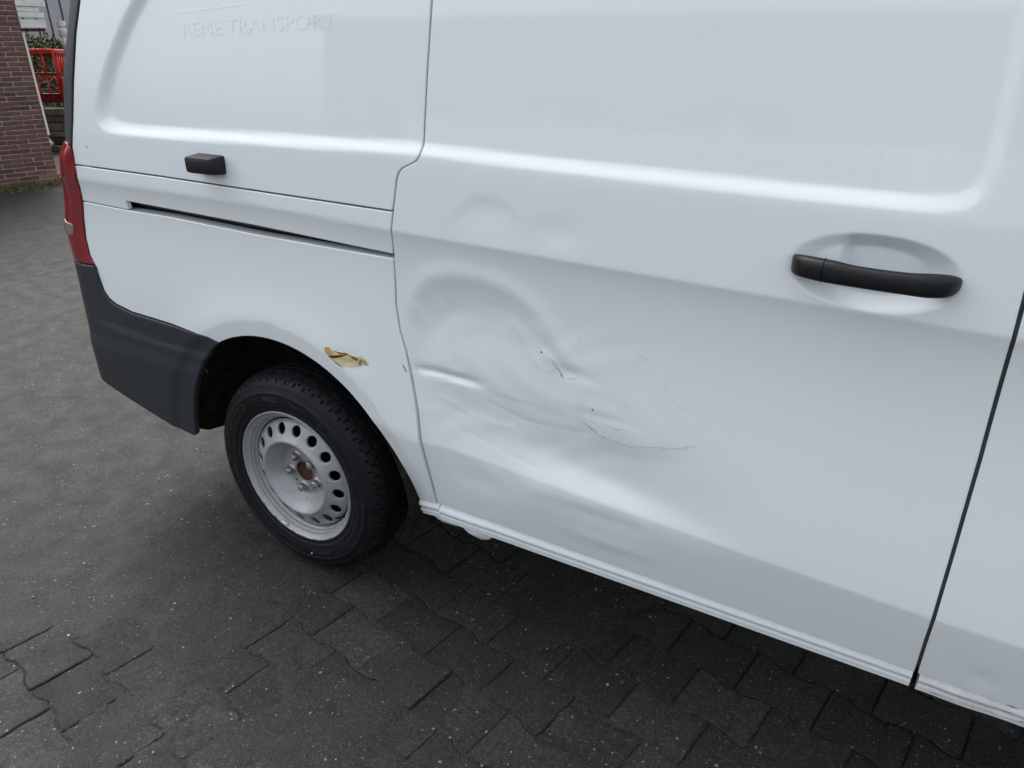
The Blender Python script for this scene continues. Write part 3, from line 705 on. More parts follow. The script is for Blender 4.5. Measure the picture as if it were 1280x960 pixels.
# ---------------------------------------------------------------- wheels
t = NT('tyre_rubber'); p_ = t.coord(); nz = t.noise(p_, 30, 5); fz = t.noise(p_, 260, 4)
c = t.mix(t.ramp(nz, [(.4, 0.), (.7, .7)]), (.0045, .0053, .0065), (.010, .011, .012)); t.set(Base_Color=c, Roughness=t.ramp(nz, [(.3, .45), (.7, .7)]), Specular_IOR_Level=.22); t.bump(fz, .25, .001); M_TYRE = t.m
t = NT('tyre_lettering'); t.set(Base_Color=(.045, .048, .052), Roughness=.45); M_TLET = t.m
t = NT('silver_steel_rim'); p_ = t.coord(); nz = t.noise(p_, 9, 5, .65); nf = t.noise(p_, 70, 6, .75)
sep = t.n('ShaderNodeSeparateXYZ'); t.l(p_, sep.inputs[0])
c = t.mix(t.ramp(nz, [(.35, 0.), (.75, .5)]), (.33, .34, .345), (.245, .245, .24))
c = t.mix(t.ramp(nf, [(.63, 0.), (.68, .85)]), c, (.09, .05, .028))
c = t.mix(t.ramp(t.noise(p_, 22, 6, .8), [(.54, 0.), (.70, .5)]), c, (.22, .205, .18))
t.set(Base_Color=c, Roughness=t.ramp(nf, [(.4, .40), (.7, .6)]), Metallic=.22, Specular_IOR_Level=.5, Coat_Weight=.2, Coat_Roughness=.15); t.bump(nf, .06, .001); M_RIM = t.m
t = NT('rusty_hub'); p_ = t.coord(); t.set(Base_Color=t.ramp(t.noise(p_, 60, 5), [(.3, (.022, .009, .005)), (.7, (.095, .034, .018))]), Roughness=.9); t.bump(t.noise(p_, 200, 4), .5, .001); M_HUB = t.m
M_BOLT = simple('worn_bolt_steel', (.36, .35, .33), .36, .35, 200, .5, metal=.7, bump=.1)
M_DRUM = simple('brake_disc_dark', (.016, .012, .010), .8, .5, 60, .2)
M_LEAD = simple('lead_weight', (.50, .50, .48), .6, .15, 200, .4)

def make_wheel():
    w = empty('wheel')
    # tyre: turned section with tread grooves and shoulder cuts
    sec = [(.2060, .030), (.2120, .0180), (.2190, .0100), (.2215, .0060), (.2300, .0045), (.2420, -.0010), (.2445, -.0016), (.2462, -.0010), (.2500, -.0026), (.2640, -.0034), (.2780, -.0028), (.2795, -.0040), (.2815, -.0040), (.2830, -.0022), (.2920, .0010), (.2990, .0048), (.3005, .0042), (.3025, .0050), (.3070, .0085), (.3100, .0105)]
    tread = [(.3215, .0235), (.3260, .0310), (.3290, .0400), (.3315, .0500), (.3325, .0510), (.3325, .0590), (.3318, .0600), (.3338, .0700), (.3346, .0850), (.3330, .0862), (.3330, .0950), (.3348, .0960), (.3352, .1050), (.3348, .1140), (.3330, .1150), (.3330, .1240), (.3346, .1250), (.3338, .1400), (.3318, .1500), (.3290, .1700), (.3215, .1865)]
    grooves = [(.0505, .0600), (.0858, .0955), (.1145, .1245), (.150, .1595)]
    ys = np.concatenate([np.linspace(.0235, .050, 5), [.0512, .0590], np.linspace(.0602, .0852, 4), [.0864, .0948], [.0960, .105, .114], [.1152, .1240], np.linspace(.1252, .149, 4), [.1502, .159], np.linspace(.1602, .1865, 4)])
    n = 672; V = []; F = []
    yt = np.array([b for _, b in tread]); rt_ = np.array([a for a, _ in tread])
    th = np.arange(n) * 2 * math.pi / n
    prof = []
    for (r_, y) in sec: prof.append((np.full(n, r_), np.full(n, y)))
    lug = np.tile([0, 0, 0, 0, 0, 0, 0, 0, 0, 0, 0, 1.], n // 12)
    fine = np.tile([0, 0, 0, 0, 0, .35, 0, 0, 0, 0, 0, 1.], n // 12)
    sh_ = np.maximum(lug, np.roll(lug, 1)); blk = np.repeat(np.random.default_rng(2).normal(0, .0003, n // 12), 12)
    for r_, y, c_ in ((.3130, .0132, .0014), (.3170, .0175, .0035), (.3200, .0212, .0050)):
        prof.append((r_ - c_ * sh_ + blk, np.full(n, y) + .8 * c_ * sh_))
    for y in ys:
        r_ = np.interp(y, yt, rt_); dp = np.full(n, 0.)
        for a, b in grooves:
            if a <= y <= b: dp[:] = .0075
        sh = int(round(abs(y - .105) * 90))
        l2 = np.roll(fine if abs(y - .105) < .055 else sh_, sh if y < .105 else -sh)
        dp = np.maximum(dp, .0065 * l2 * (1.0 if (y < .05 or y > .16) else .7))
        prof.append((r_ - dp, np.full(n, y)))
    for (r_, y) in sec[::-1]: prof.append((np.full(n, r_), np.full(n, .21 - y)))
    m_ = len(prof)
    rr = np.array([q[0] for q in prof]).T; yy = np.array([q[1] for q in prof]).T
    # weight on the tyre: flattened where it stands
    X = rr * np.cos(th)[:, None]; Z = rr * np.sin(th)[:, None]; Z = np.where(Z < -.3245, -.3245 + (Z + .3245) * .08, Z)
    yy = np.where(yy > .03, .03 + (yy - .03) * .84, yy)
    V = np.stack([X, yy, Z], -1).reshape(-1, 3)
    k = np.arange(n)[:, None]; i = np.arange(m_ - 1)[None]; k2 = (k + 1) % n
    F = np.stack([k * m_ + i, k * m_ + i + 1, k2 * m_ + i + 1, k2 * m_ + i], -1).reshape(-1, 4)
    me = mesh('tyre', V, F, True); me.set_sharp_from_angle(angle=R(38))
    ty = link('tyre', me, M_TYRE, w)
    # raised sidewall lettering and block lines (same part of the wheel)
    def side_text(txt, ang0, rad, size, wid):
        v, f = text_mesh(txt, 1.0, .0); v = v * size; v[:, 0] *= wid
        a = R(ang0) - v[:, 0] / rad; r_ = rad + v[:, 1]
        y = np.interp(r_, [q[0] for q in sec], [q[1] for q in sec]) - .0009
        return np.stack([r_ * np.cos(a), y, r_ * np.sin(a)], 1), f
    m = MB()
    for args in (('PRO', 107, .2550, .0240, 1.22), ('TSV1', 85.0, .2565, .0170, 1.2), ('205/65 R16 C', -62, .2550, .014, 1.1), ('TUBELESS', 200, .2560, .013, 1.1)):
        v, f = side_text(*args); m.add(v, f)
    def arc_line(r_, a0, a1, hw=.0006, n=24):
        V = []; F = []
        for k in range(n + 1):
            a = R(a0 + (a1 - a0) * k / n)
            for d in (-hw, hw):
                q = r_ + d; V.append((q * math.cos(a), np.interp(q, [s_[0] for s_ in sec], [s_[1] for s_ in sec]) - .0009, q * math.sin(a)))
        for k in range(n): F.append([2 * k, 2 * k + 1, 2 * k + 3, 2 * k + 2])
        m.add(V, F)
    def rad_line(a0, r0, r1, hw=.0007):
        V = []
        for r_ in (r0, r1):
            for d in (-hw, hw):
                a = R(a0) + d / r_; V.append((r_ * math.cos(a), np.interp(r_, [s_[0] for s_ in sec], [s_[1] for s_ in sec]) - .0010, r_ * math.sin(a)))
        m.add(V, [[0, 1, 3, 2]])
    for a0, a1 in ((18, 58), (-40, 2), (130, 186), (205, 262)):
        arc_line(.252, a0, a1); arc_line(.274, a0, a1); rad_line(a0, .252, .274); rad_line(a1, .252, .274)
    arc_line(.2335, 0, 360, .0005, 96)
    m.build('tyre_lettering', M_TLET, w, True)
    # rim barrel
    rim = [(.2060, .034), (.2125, .0240), (.2180, .0165), (.2203, .0105), (.2205, .0060), (.2190, .0030), (.2165, .0028), (.2140, .0060), (.2095, .0125), (.2050, .0150), (.2025, .0160), (.2018, .0215), (.2010, .0228), (.1985, .0236), (.1962, .0250), (.1955, .0310), (.1945, .0325), (.1920, .0335), (.1895, .0365), (.1880, .0420), (.1870, .0480), (.1865, .0600), (.1860, .1500), (.2000, .190), (.2060, .196)]
    m = MB().lathe(rim, 96, 'y')
    rm = m.build('rim', M_RIM, w, angle=50)
    rr_e = random.Random(4)
    for a0, a1, hw in ((212, 231, .0011), (236, 244, .0016), (255, 262, .0010), (263, 276, .0016), (281, 286, .0010), (20, 34, .0007), (300, 306, .0010), (196, 203, .0007), (344, 352, .0010)):
        V = []; F = []; n_ = 14
        for k in range(n_ + 1):
            a = R(a0 + (a1 - a0) * k / n_); q0 = .2178 - rr_e.uniform(0, .0012); q1 = q0 - 2 * hw * rr_e.uniform(.3, 1.2) * math.sin(math.pi * (k + .4) / (n_ + .8))
            for q in (q0, q1): V.append((q * math.cos(a), float(np.interp(q, [.2085, .2140, .2165, .2190], [.0145, .0060, .0028, .0030])) - .0006, q * math.sin(a)))
        for k in range(n_): F.append([2 * k, 2 * k + 2, 2 * k + 3, 2 * k + 1])
        link('rim_rust', mesh('rim_rust', V, F), M_RUST, w)
    # pressed disc with fifteen holes
    dz_r = [.000, .032, .036, .066, .072, .078, .084, .090, .097, .104, .110, .115, .119, .123, .127, .132, .138, .148, .158, .168, .176, .181, .1855]
    dz_y = [.0520, .0520, .0505, .0505, .0520, .0515, .0480, .0410, .0300, .0185, .0110,   .0050, .0005, -.0015, .0004, .0050, .0094, .0145, .0190, .0238, .0285, .0330, .0420]
    nh = 16
    def loop(cx, cz, r_, k): return [(cx + r_ * math.cos(2 * math.pi * i / k), cz + r_ * math.sin(2 * math.pi * i / k)) for i in range(k)]
    pts = []; ed = []
    def addloop(L):
        s0 = len(pts); pts.extend(L); ed.extend([(s0 + i, s0 + (i + 1) % len(L)) for i in range(len(L))])
    addloop(loop(0, 0, .1838, 160)); addloop(loop(0, 0, .0335, 40))
    hc = [(.1580 * math.cos(2 * math.pi * (k + .742) / nh), .1580 * math.sin(2 * math.pi * (k + .742) / nh)) for k in range(nh)]
    for q in hc: addloop(loop(*q, .0169, 24))
    for r_ in (.036, .045, .055, .066, .072, .079, .086, .0905, .095, .0995, .104, .108, .112, .1155, .119, .122, .125, .128, .131, .1345, .138, .143, .148, .153, .160, .165, .170, .1735, .177, .182):
        k = int(2 * math.pi * r_ / .0062)
        for q in loop(0, 0, r_, k):
            if all(math.hypot(q[0] - c_[0], q[1] - c_[1]) > .0193 for c_ in hc): pts.append(q)
    for c_ in hc: pts.extend(loop(*c_, .0186, 24))
    v, _, f, _, _, _ = delaunay_2d_cdt([Vector(q) for q in pts], ed, [], 0, 1e-7)
    v = np.array([tuple(q) for q in v]); f = np.array(f); cen = v[f].mean(1)
    ok = (np.hypot(*cen.T) < .1837) & (np.hypot(*cen.T) > .0335)
    for c_ in hc: ok &= np.hypot(cen[:, 0] - c_[0], cen[:, 1] - c_[1]) > .0168
    f = f[ok]
    rr_ = np.hypot(v[:, 0], v[:, 1])
    fr = np.arange(0, .19, .0005); fy = np.interp(fr, dz_r, dz_y); kk = np.exp(-.5 * (np.arange(-9, 10) * .0005 / .0016) ** 2); kk /= kk.sum(); fy = np.convolve(np.pad(fy, 9, 'edge'), kk, 'valid')
    def yv(r_): return np.interp(r_, fr, fy)
    y = yv(rr_); y = y + 0.0
    # raised lands round the bolt seats
    for k in range(5):
        a = R(44.9 + 72 * k); d = np.hypot(v[:, 0] - .056 * math.cos(a), v[:, 1] - .056 * math.sin(a)); y = y - .0030 * sstep(.0250, .0200, d)
    for c_ in hc:                                    # rolled hole edges
        d = np.hypot(v[:, 0] - c_[0], v[:, 1] - c_[1]); y = y + .0016 * sstep(.0186, .0169, d)
    V = np.stack([v[:, 0], y, v[:, 1]], 1)
    a = np.cross(v[f[:, 1]] - v[f[:, 0]], v[f[:, 2]] - v[f[:, 0]]); f[a < 0] = f[a < 0][:, ::-1]
    F = [list(q) for q in f]; V = V.tolist()
    # hole walls
    for c_, r_, k in [(q, .0169, 24) for q in hc] + [((0, 0), .0335, 40)]:
        s0 = len(V); lp_ = loop(*c_, r_, k)
        for q in lp_:
            yy_ = float(yv(math.hypot(*q))) + (.0016 if r_ < .025 else 0); V += [(q[0], yy_, q[1]), (q[0], yy_ + .006, q[1])]
        for i in range(k): j = (i + 1) % k; F.append([s0 + 2 * i, s0 + 2 * i + 1, s0 + 2 * j + 1, s0 + 2 * j])
    me = mesh('wheel_disc', V, F, True); me.set_sharp_from_angle(angle=R(42)); link('wheel_disc', me, M_RIM, w)
    for k in range(5):
        a = R(44.9 + 72 * k); cx, cz = .056 * math.cos(a), .056 * math.sin(a); m = MB()
        m.lathe([(.0182, .0500), (.0182, .0462), (.0160, .0440), (.0135, .0425)], 20, 'y', (cx, 0, cz))
        hexa = [(cx + .0126 * math.cos(R(60 * i + 15 * k)), cz + .0126 * math.sin(R(60 * i + 15 * k))) for i in range(6)]
        hx2 = [(cx + .0106 * math.cos(R(60 * i + 15 * k)), cz + .0106 * math.sin(R(60 * i + 15 * k))) for i in range(6)]
        V = [(q[0], .0430, q[1]) for q in hexa] + [(q[0], .0290, q[1]) for q in hexa] + [(q[0], .0272, q[1]) for q in hx2]
        F = [[i, (i + 1) % 6, 6 + (i + 1) % 6, 6 + i] for i in range(6)] + [[6 + i, 6 + (i + 1) % 6, 12 + (i + 1) % 6, 12 + i] for i in range(6)] + [[12, 13, 14, 15, 16, 17]]
        m.add(V, F); m.lathe([(.0074, .0274), (.0074, .0252), (.0056, .0244), (.0052, .0280), (0, .0285)], 12, 'y', (cx, 0, cz))
        m.build('wheel_bolt', M_BOLT, w, angle=30)
    for k in range(5):
        a = R(44.9 + 36 + 72 * k); MB().lathe([(0, .0496), (.0032, .0496), (.0036, .0502)], 10, 'y', (.062 * math.cos(a), 0, .062 * math.sin(a))).build('hub_hole', M_GAP, w)
    MB().lathe([(.0335, .0505), (.0335, .0478), (.0350, .0468), (.0375, .0470), (.0390, .0500)], 40, 'y').build('hub_ring', M_BOLT, w, angle=40)
    m = MB().lathe([(.0332, .0480), (.0325, .0560), (.0300, .0600), (.0180, .0630), (0, .0640)], 32, 'y'); m.build('hub', M_HUB, w, angle=30)
    m = MB().lathe([(.185, .095), (.10, .095), (.034, .075)], 48, 'y'); m.lathe([(.180, .10), (.180, .18)], 40, 'y'); m.build('brake_drum', M_DRUM, w, angle=40)
    # valve and balance weight
    a = R(-33); c0 = Vector((.190 * math.cos(a), .034, .190 * math.sin(a))); c1 = Vector((.184 * math.cos(a), .018, .184 * math.sin(a))); c2 = Vector((.178 * math.cos(a), .006, .178 * math.sin(a)))
    MB().tube([c0, c1], .0045, 10).tube([c1, c2], .0034, 8).build('valve_stem', M_BLACK, w, True)
    m = MB(); pts_ = []
    a0 = R(248.5)
    m.box((.2115 * math.cos(a0), .0065, .2115 * math.sin(a0)), (.024, .010, .013), rot=Matrix.Rotation(-(a0 + R(90)), 3, 'Y'), bev=.004)
    m.build('balance_weight', M_LEAD, w, True)
    m = MB().lathe([(0, -.0042), (.0026, -.0042), (.003, -.003)], 8, 'y', (.268 * math.cos(R(-82)), 0, .268 * math.sin(R(-82)))); m.build('chalk_dot', M_LEAD, w, True)
    return w
wh = make_wheel(); wh.parent = van
wh.location = (0, .017, .325)
def copy_wheel(loc, rz):
    r_ = wh.copy(); C.objects.link(r_); r_.parent = van; r_.location = loc; r_.rotation_euler = (0, 0, rz)
    for ch in wh.children: c = ch.copy(); C.objects.link(c); c.parent = r_
copy_wheel((3.2, .017, .325), 0); copy_wheel((0, 1.80, .325), math.pi); copy_wheel((3.2, 1.80, .325), math.pi)

# ---------------------------------------------------------------- the rest of the van, seen only from other places
def grid(name, fn, us, vs, mat, parent, flip=False):
    V = [fn(u, v) for u in us for v in vs]; nv = len(vs); F = []
    for i in range(len(us) - 1):
        for j in range(nv - 1):
            q = [i * nv + j, i * nv + j + 1, (i + 1) * nv + j + 1, (i + 1) * nv + j]; F.append(q[::-1] if flip else q)
    me = mesh(name, V, F, True); me.set_sharp_from_angle(angle=R(40)); return link(name, me, mat, parent)
YM = 1.83                                        # far side skin
def sec_y(x, z): return float(base(np.array([max(-.6, min(x, 2.7))]), np.array([z]))[0])
xr = [-.50, -.46, -.3, .3, 1., 1.7, 2.1]
def roof(x, t):
    y0 = sec_y(x, 1.88); y = y0 + (YM - 2 * y0) * t; e = min(t, 1 - t) * (YM - 2 * y0)
    return (x, y, 1.878 + .075 * (1 - math.exp(-e / .10)) - (.03 if x <= -.5 else 0))
grid('roof', roof, xr, [0, .01, .03, .06, .1, .2, .35, .5, .65, .8, .9, .94, .97, .99, 1], M_PAINT, van, True)
def far(x, z): return (x, YM - sec_y(x, z), z)
grid('far_side_panel', far, [-.70, -.4, 0, .5, 1, 1.7, 2.1], [.48, .6, .75, .9, 1.05, 1.15, 1.3, 1.5, 1.75, 1.88], M_PAINT, van, True)
grid('far_lower_panel', far, [.52, 1, 1.7, 2.8], [.34, .42, .48], M_PAINT, van, True)
grid('far_front_door', far, [2.1, 2.45, 2.8], [.48, .75, 1.0, 1.2, 1.35], M_PAINT, van, True)
# nose
nose = [(2.10, 1.90, .10), (2.62, 1.62, .10), (3.12, 1.20, .10), (3.55, 1.06, .10), (3.86, .92, .14), (3.98, .70, .20), (4.0, .42, .22), (3.95, .28, .24)]
def nz_(i, t):
    x, z, y0 = nose[i]; y = y0 + (YM - 2 * y0) * t; return (x - .10 * (2 * t - 1) ** 2 * (i > 2), y, z - .03 * (2 * t - 1) ** 4)
tt = [0, .04, .1, .2, .35, .5, .65, .8, .9, .96, 1]
grid('windscreen', lambda i, t: nz_(i, t), [0, 1, 2], tt, M_GLASS, van, True)
grid('bonnet', lambda i, t: nz_(i, t), [2, 3, 4], tt, M_PAINT, van, True)
grid('front_bumper', lambda i, t: nz_(i, t), [4, 5, 6, 7], tt, M_PLASTIC, van, True)
for side in (0, 1):
    yy_ = (lambda y: y) if side == 0 else (lambda y: YM - y)
    def fender(x, k):
        zt = float(np.interp(x, [2.85, 3.12, 3.55, 3.86, 3.90], [1.30, 1.19, 1.05, .91, .88])); ar = math.sqrt(max(0, .45 ** 2 - (x - 3.2) ** 2)); zb_ = max(.36, .33 + ar) if abs(x - 3.2) < .45 else .36
        z = zb_ + (zt - zb_) * k; return (x, yy_(.012 + .09 * sstep(.8, 1., k) + .10 * sstep(3.6, 3.95, x)), z)
    grid('front_wing', lambda x, k: tuple(float(q) for q in fender(x, k)), list(np.linspace(2.85, 3.90, 43)), [0, .2, .4, .6, .8, .9, 1.], M_PAINT, van, side == 1)
    hl = MB().box((3.80, yy_(.20), .83), (.22, .26, .16), bev=.04); hl.build('headlight', M_CLEAR, van, True)
# underbody
m = MB()
m.box((-.66, .915, .42), (.46, 1.50, .12), bev=.02); m.box((1.6, .915, .37), (2.30, 1.66, .10), bev=.02); m.box((3.55, .915, .36), (.7, 1.2, .12), bev=.02)
m.box((0, .915, .52), (1.0, 1.05, .10), bev=.02)
m.build('underbody', M_GAP, van)
for x in (0, 3.2): MB().tube([(x, .2, .325), (x, 1.63, .325)], .045, 12).build('axle', M_GAP, van, True)

# ---------------------------------------------------------------- ground and pavers
def vnoise(x, y, sc, seed=0):
    """cheap value noise, for the lie of the grit"""
    r_ = np.random.default_rng(seed).random((64, 64)); x = x * sc + 100; y = y * sc + 100
    xi = np.floor(x).astype(int); yi = np.floor(y).astype(int); fx = x - xi; fy = y - yi; fx = fx * fx * (3 - 2 * fx); fy = fy * fy * (3 - 2 * fy)
    g = lambda a, b: r_[a % 64, b % 64]
    return (g(xi, yi) * (1 - fx) + g(xi + 1, yi) * fx) * (1 - fy) + (g(xi, yi + 1) * (1 - fx) + g(xi + 1, yi + 1) * fx) * fy
PA = R(9.8); E1 = np.array([math.sin(PA), math.cos(PA)]); E2 = np.array([math.cos(PA), -math.sin(PA)])
def open_joints(x, y):
    """1 where the joints lie open, 0 where grit covers the stones"""
    n = .6 * vnoise(x, y, 3.1, 3) + .4 * vnoise(x, y, 8.3, 4) - .5
    m_ = sstep(-.12, .12, x - .02 + .9 * n * .5 - .10 * (y + .2))                       # everything right of the wheel
    m2 = sstep(.30, .16, np.hypot(x + .30, (y + .80) * .8) + .35 * n)                    # an island at the lower left
    m3 = sstep(.10, -.04, np.hypot((x - .12), (y + .62)) - .16 + .3 * n)                 # filled again in front
    m4 = sstep(.02, .12, vnoise(x, y, 2.3, 9) - .33 + .26 * (vnoise(x, y, 9., 10) - .5))
    f_ = np.clip(np.maximum(m_ * (1 - .6 * m3) * m4, m2), 0, 1)
    g_ = .5 * vnoise(x, y, 26., 15) + .5 * vnoise(x, y, 55., 16) - .5
    return sstep(.30, .62, f_ + .9 * g_)
def axis(lo, hi, h, far):
    a = list(np.arange(lo, hi + h / 2, h)); st = h; L = [lo]; H = [a[-1]]
    while H[-1] < far: st *= 1.35; H.append(H[-1] + st); L.append(L[0] - st) if False else L.insert(0, L[0] - st)
    return np.array(L[:-1] + a + H[1:])
gx, gy = axis(-.9, 2.3, .011, 400), axis(-1.15, 1.15, .011, 400)
X, Y = np.meshgrid(gx, gy, indexing='ij')
near = sstep(.5, .0, np.maximum(np.maximum(-.9 - X, X - 2.3), np.maximum(-1.15 - Y, Y - 1.15)))
op = open_joints(X, Y) * near
Z = .0040 * (1 - op) - .0036 * op + (vnoise(X, Y, 24, 1) - .5) * .0026 * near + (vnoise(X, Y, 60, 2) - .5) * .0014 * near
Z = np.where(near > 0, Z, .004); Z = Z - .004
nx_, ny_ = len(gx), len(gy)
V = np.stack([X, Y, Z], -1).reshape(-1, 3)
i = np.arange(nx_ - 1)[:, None]; j = np.arange(ny_ - 1)[None]
F = np.stack([i * ny_ + j, (i + 1) * ny_ + j, (i + 1) * ny_ + j + 1, i * ny_ + j + 1], -1).reshape(-1, 4)
ground = link('ground', mesh('ground', V, F, True), M_GROUND); tag(ground, kind='structure')
# double-T stones, each its own object
def paver_mesh(seed):
    rr = random.Random(seed); a, tp_, hw, ww = .100, .030, .0818, .0667; g = .0011
    h = [(-a + g, -hw + g), (-a + .035 - g * .3, -hw + g), (-a + .065 - g * .3, -ww + g), (a - .065 + g * .3, -ww + g), (a - .035 + g * .3, -hw + g), (a - g, -hw + g)]
    h += [(-u, -v_) for u, v_ in h]
    h = fillet(h, .010, 3); h = resample(h, .013)
    h = h + np.array([[rr.uniform(-.0016, .0016), rr.uniform(-.0016, .0016)] for _ in h])
    on = outnormal(h); ins = h - on * .0036; n = len(h)
    V = [(*q, 0.) for q in ins] + [(*q, -.0030) for q in h] + [(*q, -.04) for q in h]
    F = [list(range(n))] + [[k, n + k, n + (k + 1) % n, (k + 1) % n][::-1][::-1] for k in range(n)] + [[n + k, 2 * n + k, 2 * n + (k + 1) % n, n + (k + 1) % n] for k in range(n)]
    bm = bmesh.new(); vv = [bm.verts.new(q) for q in V]
    for q in F: bm.faces.new([vv[i] for i in q])
    bmesh.ops.recalc_face_normals(bm, faces=bm.faces[:]); bmesh.ops.triangulate(bm, faces=[f for f in bm.faces if len(f.verts) > 4])
    me = bpy.data.meshes.new('paver'); bm.to_mesh(me); bm.free(); me.materials.append(M_PAVER); return me
PM = [paver_mesh(k) for k in range(5)]
cand = []
for k in range(-14, 16):
    for n in range(-14, 16):
        u = .272 + .1 + .1 * (k % 2) + .2015 * n; v_ = -.166 + .0825 + .1485 * k
        c = E1 * v_ + E2 * u
        d = np.array([c[0] - 1.5522, c[1] + 1.32845]); fw = d @ np.array([-.5026, .8645]); rt_ = d @ np.array([.8645, .5026])
        if fw > .45 and abs(rt_) < .72 * (fw * .904 + .67) + .15 and -.75 < c[0] < 2.25 and -1.1 < c[1] < 1.05:
            o_ = open_joints(np.array([c[0]]), np.array([c[1]]))[0]
            cand.append((fw + abs(rt_) * .3 - .3 * o_, c))
cand.sort(key=lambda q: q[0])
for _, c in cand[:290]:
    o = bpy.data.objects.new('paver', PM[random.randrange(5)]); C.objects.link(o); o.parent = ground
    o.location = (c[0], c[1], -.004 + random.gauss(0, .0012) + .0006)
    o.rotation_euler = (random.gauss(0, .006), random.gauss(0, .006), math.pi / 2 - PA - math.pi / 2 + random.gauss(0, .006) + (math.pi if random.random() < .5 else 0))

# ---------------------------------------------------------------- behind: brick building, stone edging, barriers, shrubs, shed
def mat_brick():
    t = NT('red_brown_brick'); p_ = t.pos(); oi = t.n('ShaderNodeObjectInfo')
    c = t.ramp(oi.outputs['Random'], [(0, (.085, .050, .044)), (.35, (.120, .062, .050)), (.7, (.150, .075, .058)), (1, (.105, .072, .064))])
    c = t.mix(1.0, c, t.ramp(t.noise(p_, 38, 5, .65), [(.3, .68), (.7, 1.32)]), 'MULTIPLY')
    t.set(Base_Color=c, Roughness=.9, Specular_IOR_Level=.2); t.bump(t.noise(p_, 110, 5), .7, .006); return t.m
M_BRICK = mat_brick()
M_MORTAR = simple('pale_mortar', (.33, .28, .26), .95, .25, 50, .1, bump=.4)
M_RAWBRICK = simple('spalled_orange_brick', (.21, .11, .075), .95, .35, 60, .1, bump=.5)
M_WHITEWOOD = simple('weathered_white_board', (.60, .59, .54), .6, .12, 18, .3, bump=.15)
CR = np.array([-7.231, 3.583]); BA = R(16); BE = np.array([math.sin(BA), math.cos(BA)]); BN = np.array([math.cos(BA), -math.sin(BA)])   # along the wall, out of the wall
bld = empty('brick_building', (CR[0], CR[1], 0), -BA)       # local +y runs along the wall towards its right end, +x faces the yard
tag(bld, 'red brown brick building corner with a white corner strip and white boards', 'building')
core = MB(); core.box((-.159, -4.2, 1.75), (.31, 8.385, 3.5)); core.build('mortar_bed', M_MORTAR, bld)
core = MB(); core.box((-2.2, -4.22, 1.76), (3.74, 8.30, 3.48)); core.build('rear_wall', M_BRICK, bld)
def brick_mesh(l, seed):
    rr = random.Random(seed); m = MB(); 
    bm = bmesh.new(); bmesh.ops.create_cube(bm, size=1.)
    for q in bm.verts: q.co = Vector((q.co.x * .10, q.co.y * l, q.co.z * .0385)) + Vector([rr.uniform(-.0015, .0015) for _ in range(3)])
    bmesh.ops.bevel(bm, geom=bm.edges[:], offset=.004, segments=1, affect='EDGES')
    me = bpy.data.meshes.new('brick'); bm.to_mesh(me); bm.free(); me.materials.append(M_BRICK); return me
BL = .205; CH = .0482
FULL = [brick_mesh(BL - .011, k) for k in range(5)]; HALF = [brick_mesh(BL / 2 - .011, 20 + k) for k in range(3)]
for r_ in range(41):
    z = .025 + CH * r_; y0 = 0.0
    first_half = r_ % 2 == 0
    y = 0.; col = 0
    while y > -1.02 and col < 6:
        half = first_half and col == 0; l = BL / 2 if half else BL
        me = random.choice(HALF if half else FULL)
        o = bpy.data.objects.new('brick', me); C.objects.link(o); o.parent = bld
        foot = .012 if r_ < 1 else 0
        o.location = (-.046 + random.uniform(-.002, .003) + foot, y - l / 2 + .005 + random.uniform(-.003, .003) + (.045 if r_ == 0 else .02 if r_ == 1 else 0), z)
        o.rotation_euler = (random.gauss(0, .006), 0, random.gauss(0, .008))
        if r_ in (1, 2) and col == 0: o.data = me.copy(); o.data.materials.clear(); o.data.materials.append(M_RAWBRICK)
        y -= l; col += 1
# the rest of the wall, further left and higher: the same bricks joined into one part
rr = random.Random(12); V = []; F = []
for r_ in range(71):
    z = .025 + CH * r_; y = 0. if r_ >= 41 else (-BL * 5.5 if r_ % 2 == 0 else -BL * 6)
    if r_ < 41:                                         # carry on where the single bricks stop
        y = 0.; col = 0
        while y > -1.02 and col < 6: y -= BL / 2 if (r_ % 2 == 0 and col == 0) else BL; col += 1
    first = r_ >= 41 and r_ % 2 == 0
    while y > -8.1:
        l = BL / 2 if first else BL; first = False; s0 = len(V); dx = rr.uniform(-.002, .003)
        x0, x1, y0, y1, z0, z1 = -.096 + dx, .004 + dx, y - l + .0055 + .005, y - .0055 + .005, z - .0193, z + .0193
        V += [(x1, y0, z0), (x1, y1, z0), (x1, y1, z1), (x1, y0, z1), (x0, y0, z0), (x0, y1, z0), (x0, y1, z1), (x0, y0, z1)]
        F += [[s0 + i for i in q] for q in ((0, 1, 2, 3), (3, 2, 6, 7), (0, 4, 5, 1), (0, 3, 7, 4), (1, 5, 6, 2))]
        y -= l
tag(link('brickwork', mesh('brickwork', V, F), M_BRICK, bld), kind='stuff')
# bricks of the wall's return
for r_ in range(41):
    z = .025 + CH * r_
    o = bpy.data.objects.new('brick', FULL[r_ % 5]); C.objects.link(o); o.parent = bld; o.location = (-.20 if r_ % 2 else -.15, -.049, z); o.rotation_euler = (0, 0, math.pi / 2)
m = MB(); m.box((-.012, .010, 1.015), (.034, .022, 1.02), bev=.003); m.build('corner_strip', M_WHITEWOOD, bld)
